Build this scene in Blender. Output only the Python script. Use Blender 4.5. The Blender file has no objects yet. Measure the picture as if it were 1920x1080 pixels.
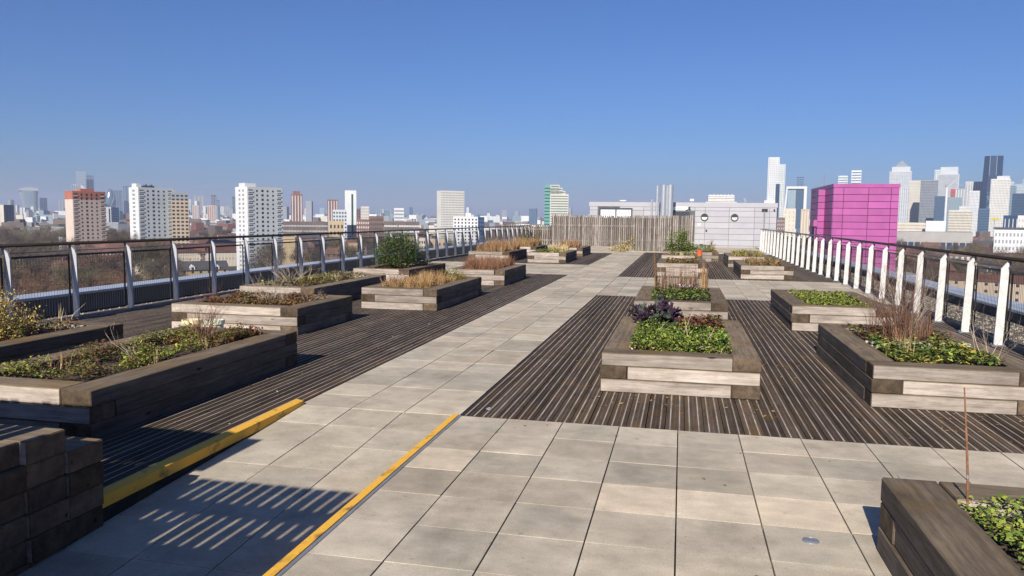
import bpy, bmesh, math, random
import numpy as np
from mathutils import Matrix, Vector

# ------------------------------------------------------------------ camera, sky, sun, exposure
S = bpy.context.scene
COL = S.collection
EYE = Vector((0.0, 0.0, 1.6264))
YAW, PITCH, ROLL, FPX = math.radians(12.3331), math.radians(5.1981), math.radians(0.6454), 1447.64
FWD = Vector((-math.sin(YAW) * math.cos(PITCH), math.cos(YAW) * math.cos(PITCH), -math.sin(PITCH)))
_r0 = Vector((math.cos(YAW), math.sin(YAW), 0.0))
_u0 = _r0.cross(FWD)
RIGHT = _r0 * math.cos(ROLL) + _u0 * math.sin(ROLL)
UP = -_r0 * math.sin(ROLL) + _u0 * math.cos(ROLL)
cam_d = bpy.data.cameras.new('camera')
cam_d.sensor_width = 36.0
cam_d.lens = FPX / 1920.0 * 36.0
cam_d.clip_start = 0.05
cam_d.clip_end = 30000.0
cam = bpy.data.objects.new('camera', cam_d)
COL.objects.link(cam)
cam.matrix_world = Matrix(((RIGHT.x, UP.x, -FWD.x, EYE.x), (RIGHT.y, UP.y, -FWD.y, EYE.y), (RIGHT.z, UP.z, -FWD.z, EYE.z), (0, 0, 0, 1)))
S.camera = cam

SUN_EL, SUN_AZ = math.radians(30.5), math.radians(5.5)      # shadows run up the roof, 5.5 degrees to the right
W = bpy.data.worlds.new('World')
S.world = W
W.use_nodes = True
nt = W.node_tree
nt.nodes.clear()
sky = nt.nodes.new('ShaderNodeTexSky')
sky.sky_type = 'NISHITA'
sky.sun_disc = False
sky.sun_elevation = SUN_EL
sky.sun_rotation = math.pi + SUN_AZ
sky.altitude = 0.0
sky.air_density = 1.0
sky.dust_density = 0.8
sky.ozone_density = 10.0
bg = nt.nodes.new('ShaderNodeBackground')
bg.inputs['Strength'].default_value = 0.06
wo = nt.nodes.new('ShaderNodeOutputWorld')
tn = nt.nodes.new('ShaderNodeMix')
tn.data_type = 'RGBA'
tn.blend_type = 'MULTIPLY'
tn.inputs[0].default_value = 1.0
tn.inputs[7].default_value = (0.83, 0.90, 1.08, 1)      # a little more violet, the same in every direction
nt.links.new(sky.outputs[0], tn.inputs[6])
nt.links.new(tn.outputs[2], bg.inputs['Color'])
nt.links.new(bg.outputs[0], wo.inputs['Surface'])

sun_d = bpy.data.lights.new('sun', 'SUN')
sun_d.energy = 5.0
sun_d.angle = math.radians(0.45)
sun_d.color = (1.0, 0.93, 0.82)
sun = bpy.data.objects.new('sun', sun_d)
COL.objects.link(sun)
_d = Vector((math.sin(SUN_AZ) * math.cos(SUN_EL), math.cos(SUN_AZ) * math.cos(SUN_EL), -math.sin(SUN_EL)))
sun.rotation_euler = _d.to_track_quat('-Z', 'Y').to_euler()
sun.location = (-20, -60, 60)

S.view_settings.view_transform = 'Standard'
S.view_settings.look = 'None'
S.view_settings.exposure = 0.62
S.view_settings.gamma = 1.0
S.view_settings.use_curve_mapping = False
S.cycles.max_bounces = 6
S.cycles.diffuse_bounces = 3
S.cycles.glossy_bounces = 3
S.cycles.volume_bounces = 0
S.cycles.transparent_max_bounces = 8
S.cycles.use_denoising = True
S.cycles.volume_step_rate = 4.0

GZ = -32.0                                   # street level below the roof terrace
rng = random.Random(7)


def ray(px, py, depth):
    """World point seen at (px, py) of the 1920 x 1080 frame at the given optical depth in metres."""
    return EYE + (FWD + RIGHT * ((px - 960.0) / FPX) - UP * ((py - 540.0) / FPX)) * depth


# ------------------------------------------------------------------ materials
MATS = {}


def mat(name, col, rough=0.7, metal=0.0, var=0.25, scale=6.0, stretch=(1, 1, 1), bump=0.0, bscale=40.0,
        tint=0.12, coords='Object', col2=None, detail=5.0, spec=0.35, thr=None):
    """Principled material: base colour varied by stretched noise and by a random tint per object."""
    if name in MATS:
        return MATS[name]
    m = bpy.data.materials.new(name)
    m.use_nodes = True
    t = m.node_tree
    b = t.nodes['Principled BSDF']
    b.inputs['Roughness'].default_value = rough
    b.inputs['Metallic'].default_value = metal
    b.inputs['Specular IOR Level'].default_value = spec
    L = t.links.new
    tc = t.nodes.new('ShaderNodeTexCoord')
    mp = t.nodes.new('ShaderNodeMapping')
    mp.inputs['Scale'].default_value = stretch
    if coords == 'World':
        g = t.nodes.new('ShaderNodeNewGeometry')
        L(g.outputs['Position'], mp.inputs['Vector'])
    else:
        L(tc.outputs['Object'], mp.inputs['Vector'])
    oi = t.nodes.new('ShaderNodeObjectInfo')
    if coords != 'World':
        va = t.nodes.new('ShaderNodeMath'); va.operation = 'MULTIPLY'; va.inputs[1].default_value = 37.0
        L(oi.outputs['Random'], va.inputs[0])
        cx = t.nodes.new('ShaderNodeCombineXYZ')
        for k in range(3):
            L(va.outputs[0], cx.inputs[k])
        L(cx.outputs[0], mp.inputs['Location'])
    nz = t.nodes.new('ShaderNodeTexNoise')
    nz.inputs['Scale'].default_value = scale
    nz.inputs['Detail'].default_value = detail
    nz.inputs['Roughness'].default_value = 0.6
    L(mp.outputs[0], nz.inputs['Vector'])
    rp = t.nodes.new('ShaderNodeValToRGB')
    c1 = [max(0.0, c * (1 - var)) for c in col[:3]]
    c2 = list(col2[:3]) if col2 else [min(1.0, c * (1 + var)) for c in col[:3]]
    rp.color_ramp.elements[0].position, rp.color_ramp.elements[1].position = thr or (0.3, 0.7)
    rp.color_ramp.elements[0].color = (*c1, 1)
    rp.color_ramp.elements[1].color = (*c2, 1)
    L(nz.outputs['Fac'], rp.inputs['Fac'])
    out = rp.outputs['Color']
    if tint > 0:
        mr = t.nodes.new('ShaderNodeMapRange')
        mr.inputs['To Min'].default_value = 1 - tint
        mr.inputs['To Max'].default_value = 1 + tint
        L(oi.outputs['Random'], mr.inputs['Value'])
        mx = t.nodes.new('ShaderNodeVectorMath'); mx.operation = 'SCALE'
        L(out, mx.inputs[0]); L(mr.outputs[0], mx.inputs['Scale'])
        out = mx.outputs[0]
    L(out, b.inputs['Base Color'])
    if bump > 0:
        n2 = t.nodes.new('ShaderNodeTexNoise')
        n2.inputs['Scale'].default_value = bscale
        n2.inputs['Detail'].default_value = 4
        L(mp.outputs[0], n2.inputs['Vector'])
        bp = t.nodes.new('ShaderNodeBump')
        bp.inputs['Strength'].default_value = bump
        bp.inputs['Distance'].default_value = 0.01
        L(n2.outputs['Fac'], bp.inputs['Height'])
        L(bp.outputs['Normal'], b.inputs['Normal'])
    MATS[name] = m
    return m


def wood(name, col, dark, rough=0.85, tint=0.2, crack=0.5, grain=(1.0, 14.0, 14.0), gscale=2.2, stain=None):
    """Weathered timber with its grain along the object's local x: streaks, fine dark checks, blotches, knots."""
    if name in MATS:
        return MATS[name]
    m = bpy.data.materials.new(name)
    m.use_nodes = True
    t = m.node_tree
    L = t.links.new
    b = t.nodes['Principled BSDF']
    b.inputs['Roughness'].default_value = rough
    b.inputs['Specular IOR Level'].default_value = 0.2
    tc = t.nodes.new('ShaderNodeTexCoord')
    oi = t.nodes.new('ShaderNodeObjectInfo')
    va = t.nodes.new('ShaderNodeMath'); va.operation = 'MULTIPLY'; va.inputs[1].default_value = 61.0
    L(oi.outputs['Random'], va.inputs[0])
    cx = t.nodes.new('ShaderNodeCombineXYZ')
    for k in range(3):
        L(va.outputs[0], cx.inputs[k])
    ad = t.nodes.new('ShaderNodeVectorMath')
    L(tc.outputs['Object'], ad.inputs[0]); L(cx.outputs[0], ad.inputs[1])

    def noise(scale, stretch, detail=6.0, rough_=0.65):
        mp = t.nodes.new('ShaderNodeMapping')
        mp.inputs['Scale'].default_value = stretch
        L(ad.outputs[0], mp.inputs['Vector'])
        n = t.nodes.new('ShaderNodeTexNoise')
        n.inputs['Scale'].default_value = scale
        n.inputs['Detail'].default_value = detail
        n.inputs['Roughness'].default_value = rough_
        L(mp.outputs[0], n.inputs['Vector'])
        return n.outputs['Fac']

    def ramp(src, a, ca, z, cz):
        r = t.nodes.new('ShaderNodeValToRGB')
        r.color_ramp.elements[0].position = a; r.color_ramp.elements[1].position = z
        r.color_ramp.elements[0].color = (*ca, 1); r.color_ramp.elements[1].color = (*cz, 1)
        L(src, r.inputs['Fac'])
        return r.outputs['Color']

    def mul(a, c, f):
        x = t.nodes.new('ShaderNodeMix'); x.data_type = 'RGBA'; x.blend_type = 'MULTIPLY'
        x.inputs[0].default_value = f
        L(a, x.inputs[6]); L(c, x.inputs[7])
        return x.outputs[2]
    streak = noise(gscale, grain)
    base = ramp(streak, 0.28, dark, 0.66, col)
    fine = noise(7.0, (1.0, 18.0, 18.0), 4.0)
    base = mul(base, ramp(fine, 0.30, (0.25, 0.22, 0.2), 0.44, (1, 1, 1)), crack)
    blot = noise(2.6, (1, 1.6, 1.6), 4.0)
    base = mul(base, ramp(blot, 0.3, (0.62, 0.58, 0.54), 0.62, (1.08, 1.05, 1.0)), 0.8)
    mp = t.nodes.new('ShaderNodeMapping')
    mp.inputs['Scale'].default_value = (1.0, 3.2, 3.2)
    L(ad.outputs[0], mp.inputs['Vector'])
    vo = t.nodes.new('ShaderNodeTexVoronoi')
    vo.inputs['Scale'].default_value = 1.9
    L(mp.outputs[0], vo.inputs['Vector'])
    base = mul(base, ramp(vo.outputs['Distance'], 0.04, (0.10, 0.07, 0.05), 0.10, (1, 1, 1)), 0.95)
    if stain:
        st = noise(1.7, (1, 1, 1), 3.0)
        x = t.nodes.new('ShaderNodeMix'); x.data_type = 'RGBA'
        f = t.nodes.new('ShaderNodeMapRange')
        f.inputs['From Min'].default_value = 0.5; f.inputs['From Max'].default_value = 0.75
        f.inputs['To Max'].default_value = 0.7
        L(st, f.inputs['Value']); L(f.outputs[0], x.inputs[0])
        L(base, x.inputs[6]); x.inputs[7].default_value = (*stain, 1)
        base = x.outputs[2]
    mr = t.nodes.new('ShaderNodeMapRange')
    mr.inputs['To Min'].default_value = 1 - tint; mr.inputs['To Max'].default_value = 1 + tint
    L(oi.outputs['Random'], mr.inputs['Value'])
    sc = t.nodes.new('ShaderNodeVectorMath'); sc.operation = 'SCALE'
    L(base, sc.inputs[0]); L(mr.outputs[0], sc.inputs['Scale'])
    L(sc.outputs[0], b.inputs['Base Color'])
    bp = t.nodes.new('ShaderNodeBump')
    bp.inputs['Strength'].default_value = 0.5; bp.inputs['Distance'].default_value = 0.006
    L(fine, bp.inputs['Height'])
    L(bp.outputs['Normal'], b.inputs['Normal'])
    MATS[name] = m
    return m


def slab_mat(name, col, var=0.15):
    """Concrete paving: fine speckle, soft blotches, paler scuffed edges, a tint per slab."""
    m = bpy.data.materials.new(name)
    m.use_nodes = True
    t = m.node_tree
    L = t.links.new
    b = t.nodes['Principled BSDF']
    b.inputs['Roughness'].default_value = 0.88
    b.inputs['Specular IOR Level'].default_value = 0.25
    g = t.nodes.new('ShaderNodeNewGeometry')
    tc = t.nodes.new('ShaderNodeTexCoord')
    oi = t.nodes.new('ShaderNodeObjectInfo')

    def noise(scale, detail, stretch=(1, 1, 1)):
        mp = t.nodes.new('ShaderNodeMapping'); mp.inputs['Scale'].default_value = stretch
        L(g.outputs['Position'], mp.inputs['Vector'])
        n = t.nodes.new('ShaderNodeTexNoise')
        n.inputs['Scale'].default_value = scale; n.inputs['Detail'].default_value = detail
        n.inputs['Roughness'].default_value = 0.65
        L(mp.outputs[0], n.inputs['Vector'])
        return n.outputs['Fac']

    def rmp(src, a, lo, z, hi):
        r = t.nodes.new('ShaderNodeMapRange')
        r.inputs['From Min'].default_value = a; r.inputs['From Max'].default_value = z
        r.inputs['To Min'].default_value = lo; r.inputs['To Max'].default_value = hi
        L(src, r.inputs['Value'])
        return r.outputs[0]

    def m2(a, c, op='MULTIPLY'):
        n = t.nodes.new('ShaderNodeMath'); n.operation = op
        L(a, n.inputs[0])
        if isinstance(c, float):
            n.inputs[1].default_value = c
        else:
            L(c, n.inputs[1])
        return n.outputs[0]
    speck = noise(130.0, 3.0)
    f = rmp(speck, 0.3, 0.82, 0.7, 1.14)
    f = m2(f, rmp(noise(5.0, 6.0, (1, 1.4, 1)), 0.32, 0.83, 0.68, 1.1))
    f = m2(f, rmp(noise(1.1, 4.0), 0.35, 0.82, 0.65, 1.08))
    f = m2(f, rmp(noise(0.7, 6.0, (1.6, 1, 1)), 0.52, 1.0, 0.70, 0.70))
    f = m2(f, rmp(noise(11.0, 3.0), 0.66, 1.0, 0.74, 0.72))
    f = m2(f, rmp(noise(26.0, 5.0), 0.26, 0.7, 0.38, 1.0))
    f = m2(f, rmp(oi.outputs['Random'], 0.0, 1 - var, 1.0, 1 + var * 0.8))
    # scuffed paler rim near the slab's own edges
    sp = t.nodes.new('ShaderNodeSeparateXYZ')
    L(tc.outputs['Object'], sp.inputs[0])
    ax = m2(sp.outputs[0], 0.0, 'ADD'); ay = m2(sp.outputs[1], 0.0, 'ADD')
    nx = t.nodes.new('ShaderNodeMath'); nx.operation = 'ABSOLUTE'; L(ax, nx.inputs[0])
    ny = t.nodes.new('ShaderNodeMath'); ny.operation = 'ABSOLUTE'; L(ay, ny.inputs[0])
    mxx = m2(nx.outputs[0], ny.outputs[0], 'MAXIMUM')
    rim = rmp(mxx, 0.15, 0.0, 0.225, 1.0)
    rimn = m2(rim, rmp(noise(60.0, 4.0), 0.42, 0.0, 0.62, 0.16))
    f = m2(f, m2(rimn, 1.0, 'ADD'))
    hue = t.nodes.new('ShaderNodeMix'); hue.data_type = 'RGBA'
    hue.inputs[6].default_value = (*col, 1)
    hue.inputs[7].default_value = (col[0] * 0.96, col[1] * 0.99, col[2] * 1.02, 1)
    fr = t.nodes.new('ShaderNodeMath'); fr.operation = 'FRACT'
    L(m2(oi.outputs['Random'], 7.3), fr.inputs[0])
    L(fr.outputs[0], hue.inputs[0])
    sc = t.nodes.new('ShaderNodeVectorMath'); sc.operation = 'SCALE'
    L(hue.outputs[2], sc.inputs[0]); L(f, sc.inputs['Scale'])
    L(sc.outputs[0], b.inputs['Base Color'])
    bp = t.nodes.new('ShaderNodeBump')
    bp.inputs['Strength'].default_value = 0.35; bp.inputs['Distance'].default_value = 0.003
    L(speck, bp.inputs['Height']); L(bp.outputs['Normal'], b.inputs['Normal'])
    MATS[name] = m
    return m


M_SLAB = slab_mat('concrete_slab', (0.465, 0.395, 0.30))
M_PEACH = slab_mat('peach_slab', (0.63, 0.52, 0.38), 0.05)
M_BED = mat('joint_bed', (0.03, 0.027, 0.022), 0.95, var=.4, scale=2.2, coords='World', tint=0, col2=(.075, .075, .035), thr=(.5, .7), bump=0.5)
M_DECK = wood('deck_wood', (0.12, 0.09, 0.068), (0.052, 0.04, 0.031), tint=0.34, crack=0.6, grain=(0.5, 16, 16), gscale=2.5, stain=(0.14, 0.08, 0.03))
M_STRIP = mat('anti_slip_strip', (0.31, 0.265, 0.23), 0.9, var=0.5, scale=3.0, stretch=(1, 1, 1), tint=0.15)
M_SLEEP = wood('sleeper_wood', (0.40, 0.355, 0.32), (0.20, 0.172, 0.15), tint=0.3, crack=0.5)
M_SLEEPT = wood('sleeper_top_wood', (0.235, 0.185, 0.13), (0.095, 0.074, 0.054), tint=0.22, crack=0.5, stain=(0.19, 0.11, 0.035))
M_SLEEP_SHADE = wood('sleeper_shaded_side', (0.17, 0.145, 0.125), (0.07, 0.06, 0.052), tint=0.25, crack=0.5)  # side shade put into the wood colour of the lengthwise sleepers
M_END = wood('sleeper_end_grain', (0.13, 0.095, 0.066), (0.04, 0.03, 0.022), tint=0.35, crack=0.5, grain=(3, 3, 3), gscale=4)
M_FENCE = wood('silvered_slat_wood', (0.275, 0.25, 0.235), (0.11, 0.098, 0.09), tint=0.42, crack=0.7)
M_FENCE_SHADE = wood('shaded_back_slat_wood', (0.12, 0.098, 0.085), (0.06, 0.048, 0.042), tint=0.4, crack=0.7)  # darkened wood stands in for the shade behind the slat gaps
M_SOIL = mat('soil', (0.06, 0.042, 0.03), 0.95, var=0.5, scale=20, bump=0.8, bscale=60)
M_YEL = mat('yellow_paint', (0.40, 0.24, 0.06), 0.65, var=0.45, scale=9, stretch=(1, .6, 1), tint=0, col2=(0.74, 0.40, 0.045), thr=(.30, .44), bump=.3, detail=9)
M_GREYMET = mat('zinc_grey', (0.30, 0.31, 0.34), 0.45, 0.5, var=0.12, scale=8)
M_STEEL = mat('galvanised_post', (0.15, 0.16, 0.185), 0.45, 0.2, var=0.15, scale=6, tint=0.06)
M_LPOST = mat('pale_steel_post', (0.42, 0.42, 0.44), 0.42, 0.1, var=0.12, scale=5, tint=0.05)
M_WHITE = mat('white_post_paint', (0.50, 0.49, 0.475), 0.5, var=0.16, scale=9, tint=0.04)
M_RAIL = mat('bronze_handrail', (0.075, 0.058, 0.05), 0.35, 0.6, var=0.2, scale=5)
M_WIRE = mat('dark_wire', (0.045, 0.042, 0.04), 0.5, 0.5, tint=0)
M_STAIN = mat('stainless_steel', (0.60, 0.61, 0.63), 0.3, 0.75, var=0.05, scale=4, tint=0.03)
M_COPING = mat('blue_grey_coping', (0.42, 0.47, 0.55), 0.55, 0.2, var=0.1, scale=3)
M_GRAV = mat('gravel', (0.13, 0.112, 0.095), 0.95, var=0.6, scale=55, coords='World', bump=1.0, bscale=70, tint=0)
M_PEB = mat('pebble', (0.30, 0.26, 0.21), 0.9, var=0.4, scale=30, tint=0)
M_MEMB = mat('roof_membrane', (0.10, 0.10, 0.105), 0.9, var=0.3, scale=1.5, coords='World', tint=0)
M_PANEL = mat('pale_grey_panel', (0.325, 0.32, 0.345), 0.5, 0.15, var=0.05, scale=1.5, tint=0.05)
M_SEAM = mat('panel_seam', (0.10, 0.10, 0.11), 0.8, tint=0)
M_DARKFR = mat('dark_window_frame', (0.05, 0.055, 0.065), 0.4, 0.3, tint=0)
M_GLASS = mat('window_glass', (0.03, 0.04, 0.05), 0.05, 0.0, var=0.1, spec=1.0, tint=0)
M_BLIND = mat('white_blind', (0.68, 0.72, 0.76), 0.4, var=0.06, spec=0.8, tint=0)
M_PINK = mat('pink_panel', (0.31, 0.075, 0.235), 0.38, var=0.12, scale=.9, stretch=(1, 1, .25), tint=0.07)
M_PINKS = mat('pink_seam', (0.07, 0.01, 0.05), 0.7, tint=0)
M_BLACK = mat('black_metal', (0.02, 0.02, 0.022), 0.5, tint=0)
M_SIGN = mat('white_sign', (0.78, 0.83, 0.83), 0.4, var=0.03, tint=0)
M_TEAL = mat('teal_print', (0.02, 0.22, 0.24), 0.5, tint=0)
M_TERRA = mat('terracotta', (0.55, 0.12, 0.035), 0.7, var=0.15, tint=0)
M_RUST = mat('rusty_cane', (0.20, 0.095, 0.05), 0.8, var=0.4, scale=30, tint=0)


def plantm(name, col, var=0.35, tint=0.1, rough=0.6):
    return mat(name, col, rough, var=var, scale=9.0, coords='World', tint=tint, spec=0.25)


P_GREEN = plantm('leaf_green', (0.10, 0.155, 0.026))
P_LIME = plantm('leaf_lime', (0.26, 0.29, 0.05))
P_DARKG = plantm('leaf_dark_green', (0.035, 0.075, 0.018))
P_EVER = plantm('leaf_evergreen', (0.075, 0.085, 0.028))
P_OLIVE = plantm('leaf_olive', (0.13, 0.125, 0.035))
P_BROWN = plantm('leaf_brown', (0.12, 0.062, 0.030))
P_RUSTL = plantm('leaf_rust', (0.20, 0.085, 0.035))
P_TAN = plantm('grass_tan', (0.33, 0.22, 0.095))
P_STRAW = plantm('grass_straw', (0.45, 0.36, 0.20))
P_REDT = plantm('twig_red', (0.15, 0.075, 0.052))
P_GREYT = plantm('twig_grey', (0.34, 0.28, 0.22))
P_PURP = plantm('leaf_purple', (0.035, 0.018, 0.035))
P_PURP2 = plantm('leaf_purple_green', (0.05, 0.06, 0.045))
P_WINE = plantm('leaf_wine', (0.12, 0.025, 0.035))
P_YELL = plantm('leaf_yellow', (0.42, 0.33, 0.06))
P_PALEP = plantm('flower_pale_pink', (0.50, 0.38, 0.36))
P_ORANGE = plantm('flower_orange', (0.70, 0.25, 0.03))


# ------------------------------------------------------------------ mesh helpers
class MB:
    """Collects boxes, bars and loose faces into one mesh."""

    def __init__(self):
        self.v, self.f, self.m = [], [], []

    def face(self, pts, mi=0):
        n = len(self.v)
        self.v += [tuple(p) for p in pts]
        self.f.append(tuple(range(n, n + len(pts))))
        self.m.append(mi)

    def box(self, x0, x1, y0, y1, z0, z1, mi=0, bottom=True):
        n = len(self.v)
        self.v += [(x0, y0, z0), (x1, y0, z0), (x1, y1, z0), (x0, y1, z0), (x0, y0, z1), (x1, y0, z1), (x1, y1, z1), (x0, y1, z1)]
        fs = [(4, 5, 6, 7), (0, 1, 5, 4), (1, 2, 6, 5), (2, 3, 7, 6), (3, 0, 4, 7)]
        if bottom:
            fs.append((3, 2, 1, 0))
        for q in fs:
            self.f.append(tuple(n + i for i in q)); self.m.append(mi)

    def prism(self, poly, axis, a, b, mi=0):
        """Polygon in the plane across the axis ('x': (y,z), 'y': (x,z), 'z': (x,y)), swept from a to b."""
        def P(p, t):
            return (t, p[0], p[1]) if axis == 'x' else (p[0], t, p[1]) if axis == 'y' else (p[0], p[1], t)
        n, k = len(self.v), len(poly)
        self.v += [P(p, a) for p in poly] + [P(p, b) for p in poly]
        self.f.append(tuple(n + i for i in range(k))[::-1]); self.m.append(mi)
        self.f.append(tuple(n + k + i for i in range(k))); self.m.append(mi)
        for i in range(k):
            j = (i + 1) % k
            self.f.append((n + i, n + j, n + k + j, n + k + i)); self.m.append(mi)

    def tube(self, pts, radii, sides=6, mi=0, cap=True):
        pts = [Vector(p) for p in pts]
        if not hasattr(radii, '__len__'):
            radii = [radii] * len(pts)
        n0 = len(self.v)
        for i, p in enumerate(pts):
            d = (pts[min(i + 1, len(pts) - 1)] - pts[max(i - 1, 0)])
            d = d.normalized() if d.length > 1e-9 else Vector((0, 0, 1))
            a = d.cross(Vector((0, 0, 1)) if abs(d.z) < 0.9 else Vector((1, 0, 0))).normalized()
            b = d.cross(a)
            for s in range(sides):
                t = 2 * math.pi * s / sides
                self.v.append(tuple(p + (a * math.cos(t) + b * math.sin(t)) * radii[i]))
        for i in range(len(pts) - 1):
            for s in range(sides):
                u = (s + 1) % sides
                self.f.append((n0 + i * sides + s, n0 + i * sides + u, n0 + (i + 1) * sides + u, n0 + (i + 1) * sides + s)); self.m.append(mi)
        if cap:
            self.f.append(tuple(n0 + s for s in range(sides))); self.m.append(mi)
            e = n0 + (len(pts) - 1) * sides
            self.f.append(tuple(e + s for s in range(sides))[::-1]); self.m.append(mi)

    def mesh(self, name, mats, smooth=False, fix=True):
        me = bpy.data.meshes.new(name)
        me.from_pydata(self.v, [], self.f)
        for m in mats:
            me.materials.append(m)
        me.polygons.foreach_set('material_index', np.array(self.m, dtype=np.int32))
        if fix:
            bm = bmesh.new(); bm.from_mesh(me)
            bmesh.ops.recalc_face_normals(bm, faces=bm.faces)
            bm.to_mesh(me); bm.free()
        if smooth:
            me.polygons.foreach_set('use_smooth', np.ones(len(me.polygons), dtype=bool))
        me.update()
        return me

    def build(self, name, mats, parent=None, loc=None, smooth=False, fix=True):
        mats = mats if isinstance(mats, (list, tuple)) else [mats]
        return obj(name, self.mesh(name, mats, smooth, fix), parent, loc)


def obj(name, data, parent=None, loc=None, rot=None):
    o = bpy.data.objects.new(name, data)
    COL.objects.link(o)
    if parent is not None:
        o.parent = parent
    if loc is not None:
        o.location = loc
    if rot is not None:
        o.rotation_euler = rot
    return o


def tag(o, label=None, cat=None, group=None, kind=None):
    if label: o['label'] = label
    if cat: o['category'] = cat
    if group: o['group'] = group
    if kind: o['kind'] = kind
    return o


def thing(name, label, cat, loc=(0, 0, 0), rz=0.0, group=None):
    o = obj(name, None, None, loc, (0, 0, rz))
    o.empty_display_size = 0.2
    return tag(o, label, cat, group)


def copy_tree(o, parent=None):
    c = o.copy()
    COL.objects.link(c)
    if parent is not None:
        c.parent = parent
    for ch in list(o.children):
        copy_tree(ch, c)
    return c


def quick_mesh(name, verts, nper, mats, midx, smooth=False):
    """Fast mesh of loose n-gons from a numpy array of shape (faces, nper, 3)."""
    v = np.asarray(verts, dtype=np.float32)
    nf = v.shape[0]
    me = bpy.data.meshes.new(name)
    me.vertices.add(nf * nper)
    me.vertices.foreach_set('co', v.reshape(-1))
    me.loops.add(nf * nper)
    me.loops.foreach_set('vertex_index', np.arange(nf * nper, dtype=np.int32))
    me.polygons.add(nf)
    me.polygons.foreach_set('loop_start', np.arange(0, nf * nper, nper, dtype=np.int32))
    me.polygons.foreach_set('loop_total', np.full(nf, nper, dtype=np.int32))
    for m in mats:
        me.materials.append(m)
    me.polygons.foreach_set('material_index', np.asarray(midx, dtype=np.int32))
    me.update(calc_edges=True)
    return me


# ------------------------------------------------------------------ ground far below and the block the terrace stands on
def sheet(name, x0, x1, y0, y1, z, m, cuts=1, parent=None):
    b = MB()
    b.face([(x0, y0, z), (x1, y0, z), (x1, y1, z), (x0, y1, z)])
    o = b.build(name, m, parent)
    if parent is None:
        tag(o, kind='structure')
    return o


M_CITY = mat('city_ground', (0.085, 0.07, 0.055), 0.95, var=0.55, scale=0.02, coords='World', tint=0, detail=9)
sheet('city_ground', -14000, 14000, -4000, 16000, GZ, M_CITY)
b = MB()
b.box(-11.3, 6.1, -6.0, 62.0, GZ, -0.22)
tag(b.build('roof_slab', M_MEMB), kind='structure')
# gravel margins outside the railings
for x0, x1 in ((-9.8, -9.16), (4.26, 5.62)):
    sheet('gravel_margin', x0, x1, -5.5, 58.0, -0.05, M_GRAV)

# ------------------------------------------------------------------ paving
_bev = {}


def bev_box(sx, sy, sz, bev, mats, key, end_axis=False):
    """Bevelled box centred in x/y, top at z = 0 .. -sz. end_axis: faces across x use slot 1, upward faces slot 2."""
    k = (round(sx, 3), round(sy, 3), round(sz, 3), key)
    if k in _bev:
        return _bev[k]
    bm = bmesh.new()
    bmesh.ops.create_cube(bm, size=1.0)
    for v in bm.verts:
        v.co = Vector((v.co.x * sx, v.co.y * sy, (v.co.z - 0.5) * sz))
    bmesh.ops.bevel(bm, geom=list(bm.edges), offset=bev, segments=1, affect='EDGES')
    for f in bm.faces:
        if end_axis:
            f.material_index = 1 if abs(f.normal.x) > 0.5 else 2 if f.normal.z > 0.5 else 0
    me = bpy.data.meshes.new(key)
    bm.to_mesh(me); bm.free()
    for m in mats:
        me.materials.append(m)
    _bev[k] = me
    return me


SP = 0.45


def pave(root, xs, ys, zf=None, peach=(), skip=None, stuff=False):
    """Slabs as parts of a stretch of paving; xs, ys are the joint lines."""
    r = random.Random(len(xs) * 31 + len(ys))
    mb = MB()
    for i in range(len(xs) - 1):
        for j in range(len(ys) - 1):
            w, d = xs[i + 1] - xs[i] - 0.008, ys[j + 1] - ys[j] - 0.002
            cx, cy = (xs[i] + xs[i + 1]) / 2, (ys[j] + ys[j + 1]) / 2
            if skip and skip(cx, cy):
                continue
            if stuff:
                mb.box(cx - w / 2, cx + w / 2, cy - d / 2, cy + d / 2, -0.04, r.uniform(-0.0012, 0.0012), bottom=False)
                continue
            mm = M_PEACH if (i, j) in peach else M_SLAB
            me = bev_box(w, d, 0.045, 0.0009, [mm], 'paving_slab_peach' if mm is M_PEACH else 'paving_slab')
            o = obj('paving_slab', me, root, (cx, cy, (zf(cy) if zf else 0.0) + r.uniform(-0.0013, 0.0013)))
            tl = math.atan(0.05) if zf else 0.0
            o.rotation_euler = (tl + r.uniform(-0.0025, 0.0025), r.uniform(-0.003, 0.003), r.uniform(-0.003, 0.003))
    if stuff:
        tag(mb.build('paving_slab', M_SLAB, root, fix=False), kind='stuff')


def base(name, x0, x1, y0, y1, z=-0.03):
    return sheet(name, x0, x1, y0, y1, z, M_BED)


def lin(a, b_, n):
    return [a + (b_ - a) * k / n for k in range(n + 1)]


# joint lines of the front terrace as measured: first column is narrow
XF = [-1.735] + [-1.334 + 0.45 * k for k in range(0, 13)] + [4.26]
YF = [6.0 - 0.4475 * j for j in range(14)][::-1]
front = base('terrace_paving', -1.74, 4.27, YF[0], 6.0)
nrow = len(YF) - 1
pave(front, XF, YF, peach={(4 - 1, nrow - 4), (4, nrow - 4), (5, nrow - 4), (6, nrow - 4), (0, nrow - 3), (7, nrow - 6)})
ramp_z = lambda y: -0.05 * (6.0 - y) - 0.002
mbr = MB()
mbr.face([(-3.16, 0.6, ramp_z(0.6) - 0.03), (-1.76, 0.6, ramp_z(0.6) - 0.03), (-1.76, 6.0, -0.03), (-3.16, 6.0, -0.03)])
ramp = tag(mbr.build('ramp', M_BED), kind='structure')
pave(ramp, [-3.155, -2.70, -2.235, -1.77], [6.0 - 0.4475 * j for j in range(12)][::-1], zf=ramp_z)
walk = base('walkway', -3.19, -1.74, 6.0, 38.8)
pave(walk, [-3.185, -2.70, -2.22, -1.742], lin(6.0, 38.8, 73))
cross_r = base('cross_path', -1.74, 4.27, 16.48, 21.92)
pave(cross_r, [-1.738] + [-1.334 + 0.45 * k for k in range(0, 13)] + [4.26], lin(16.48, 21.92, 12))
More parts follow.
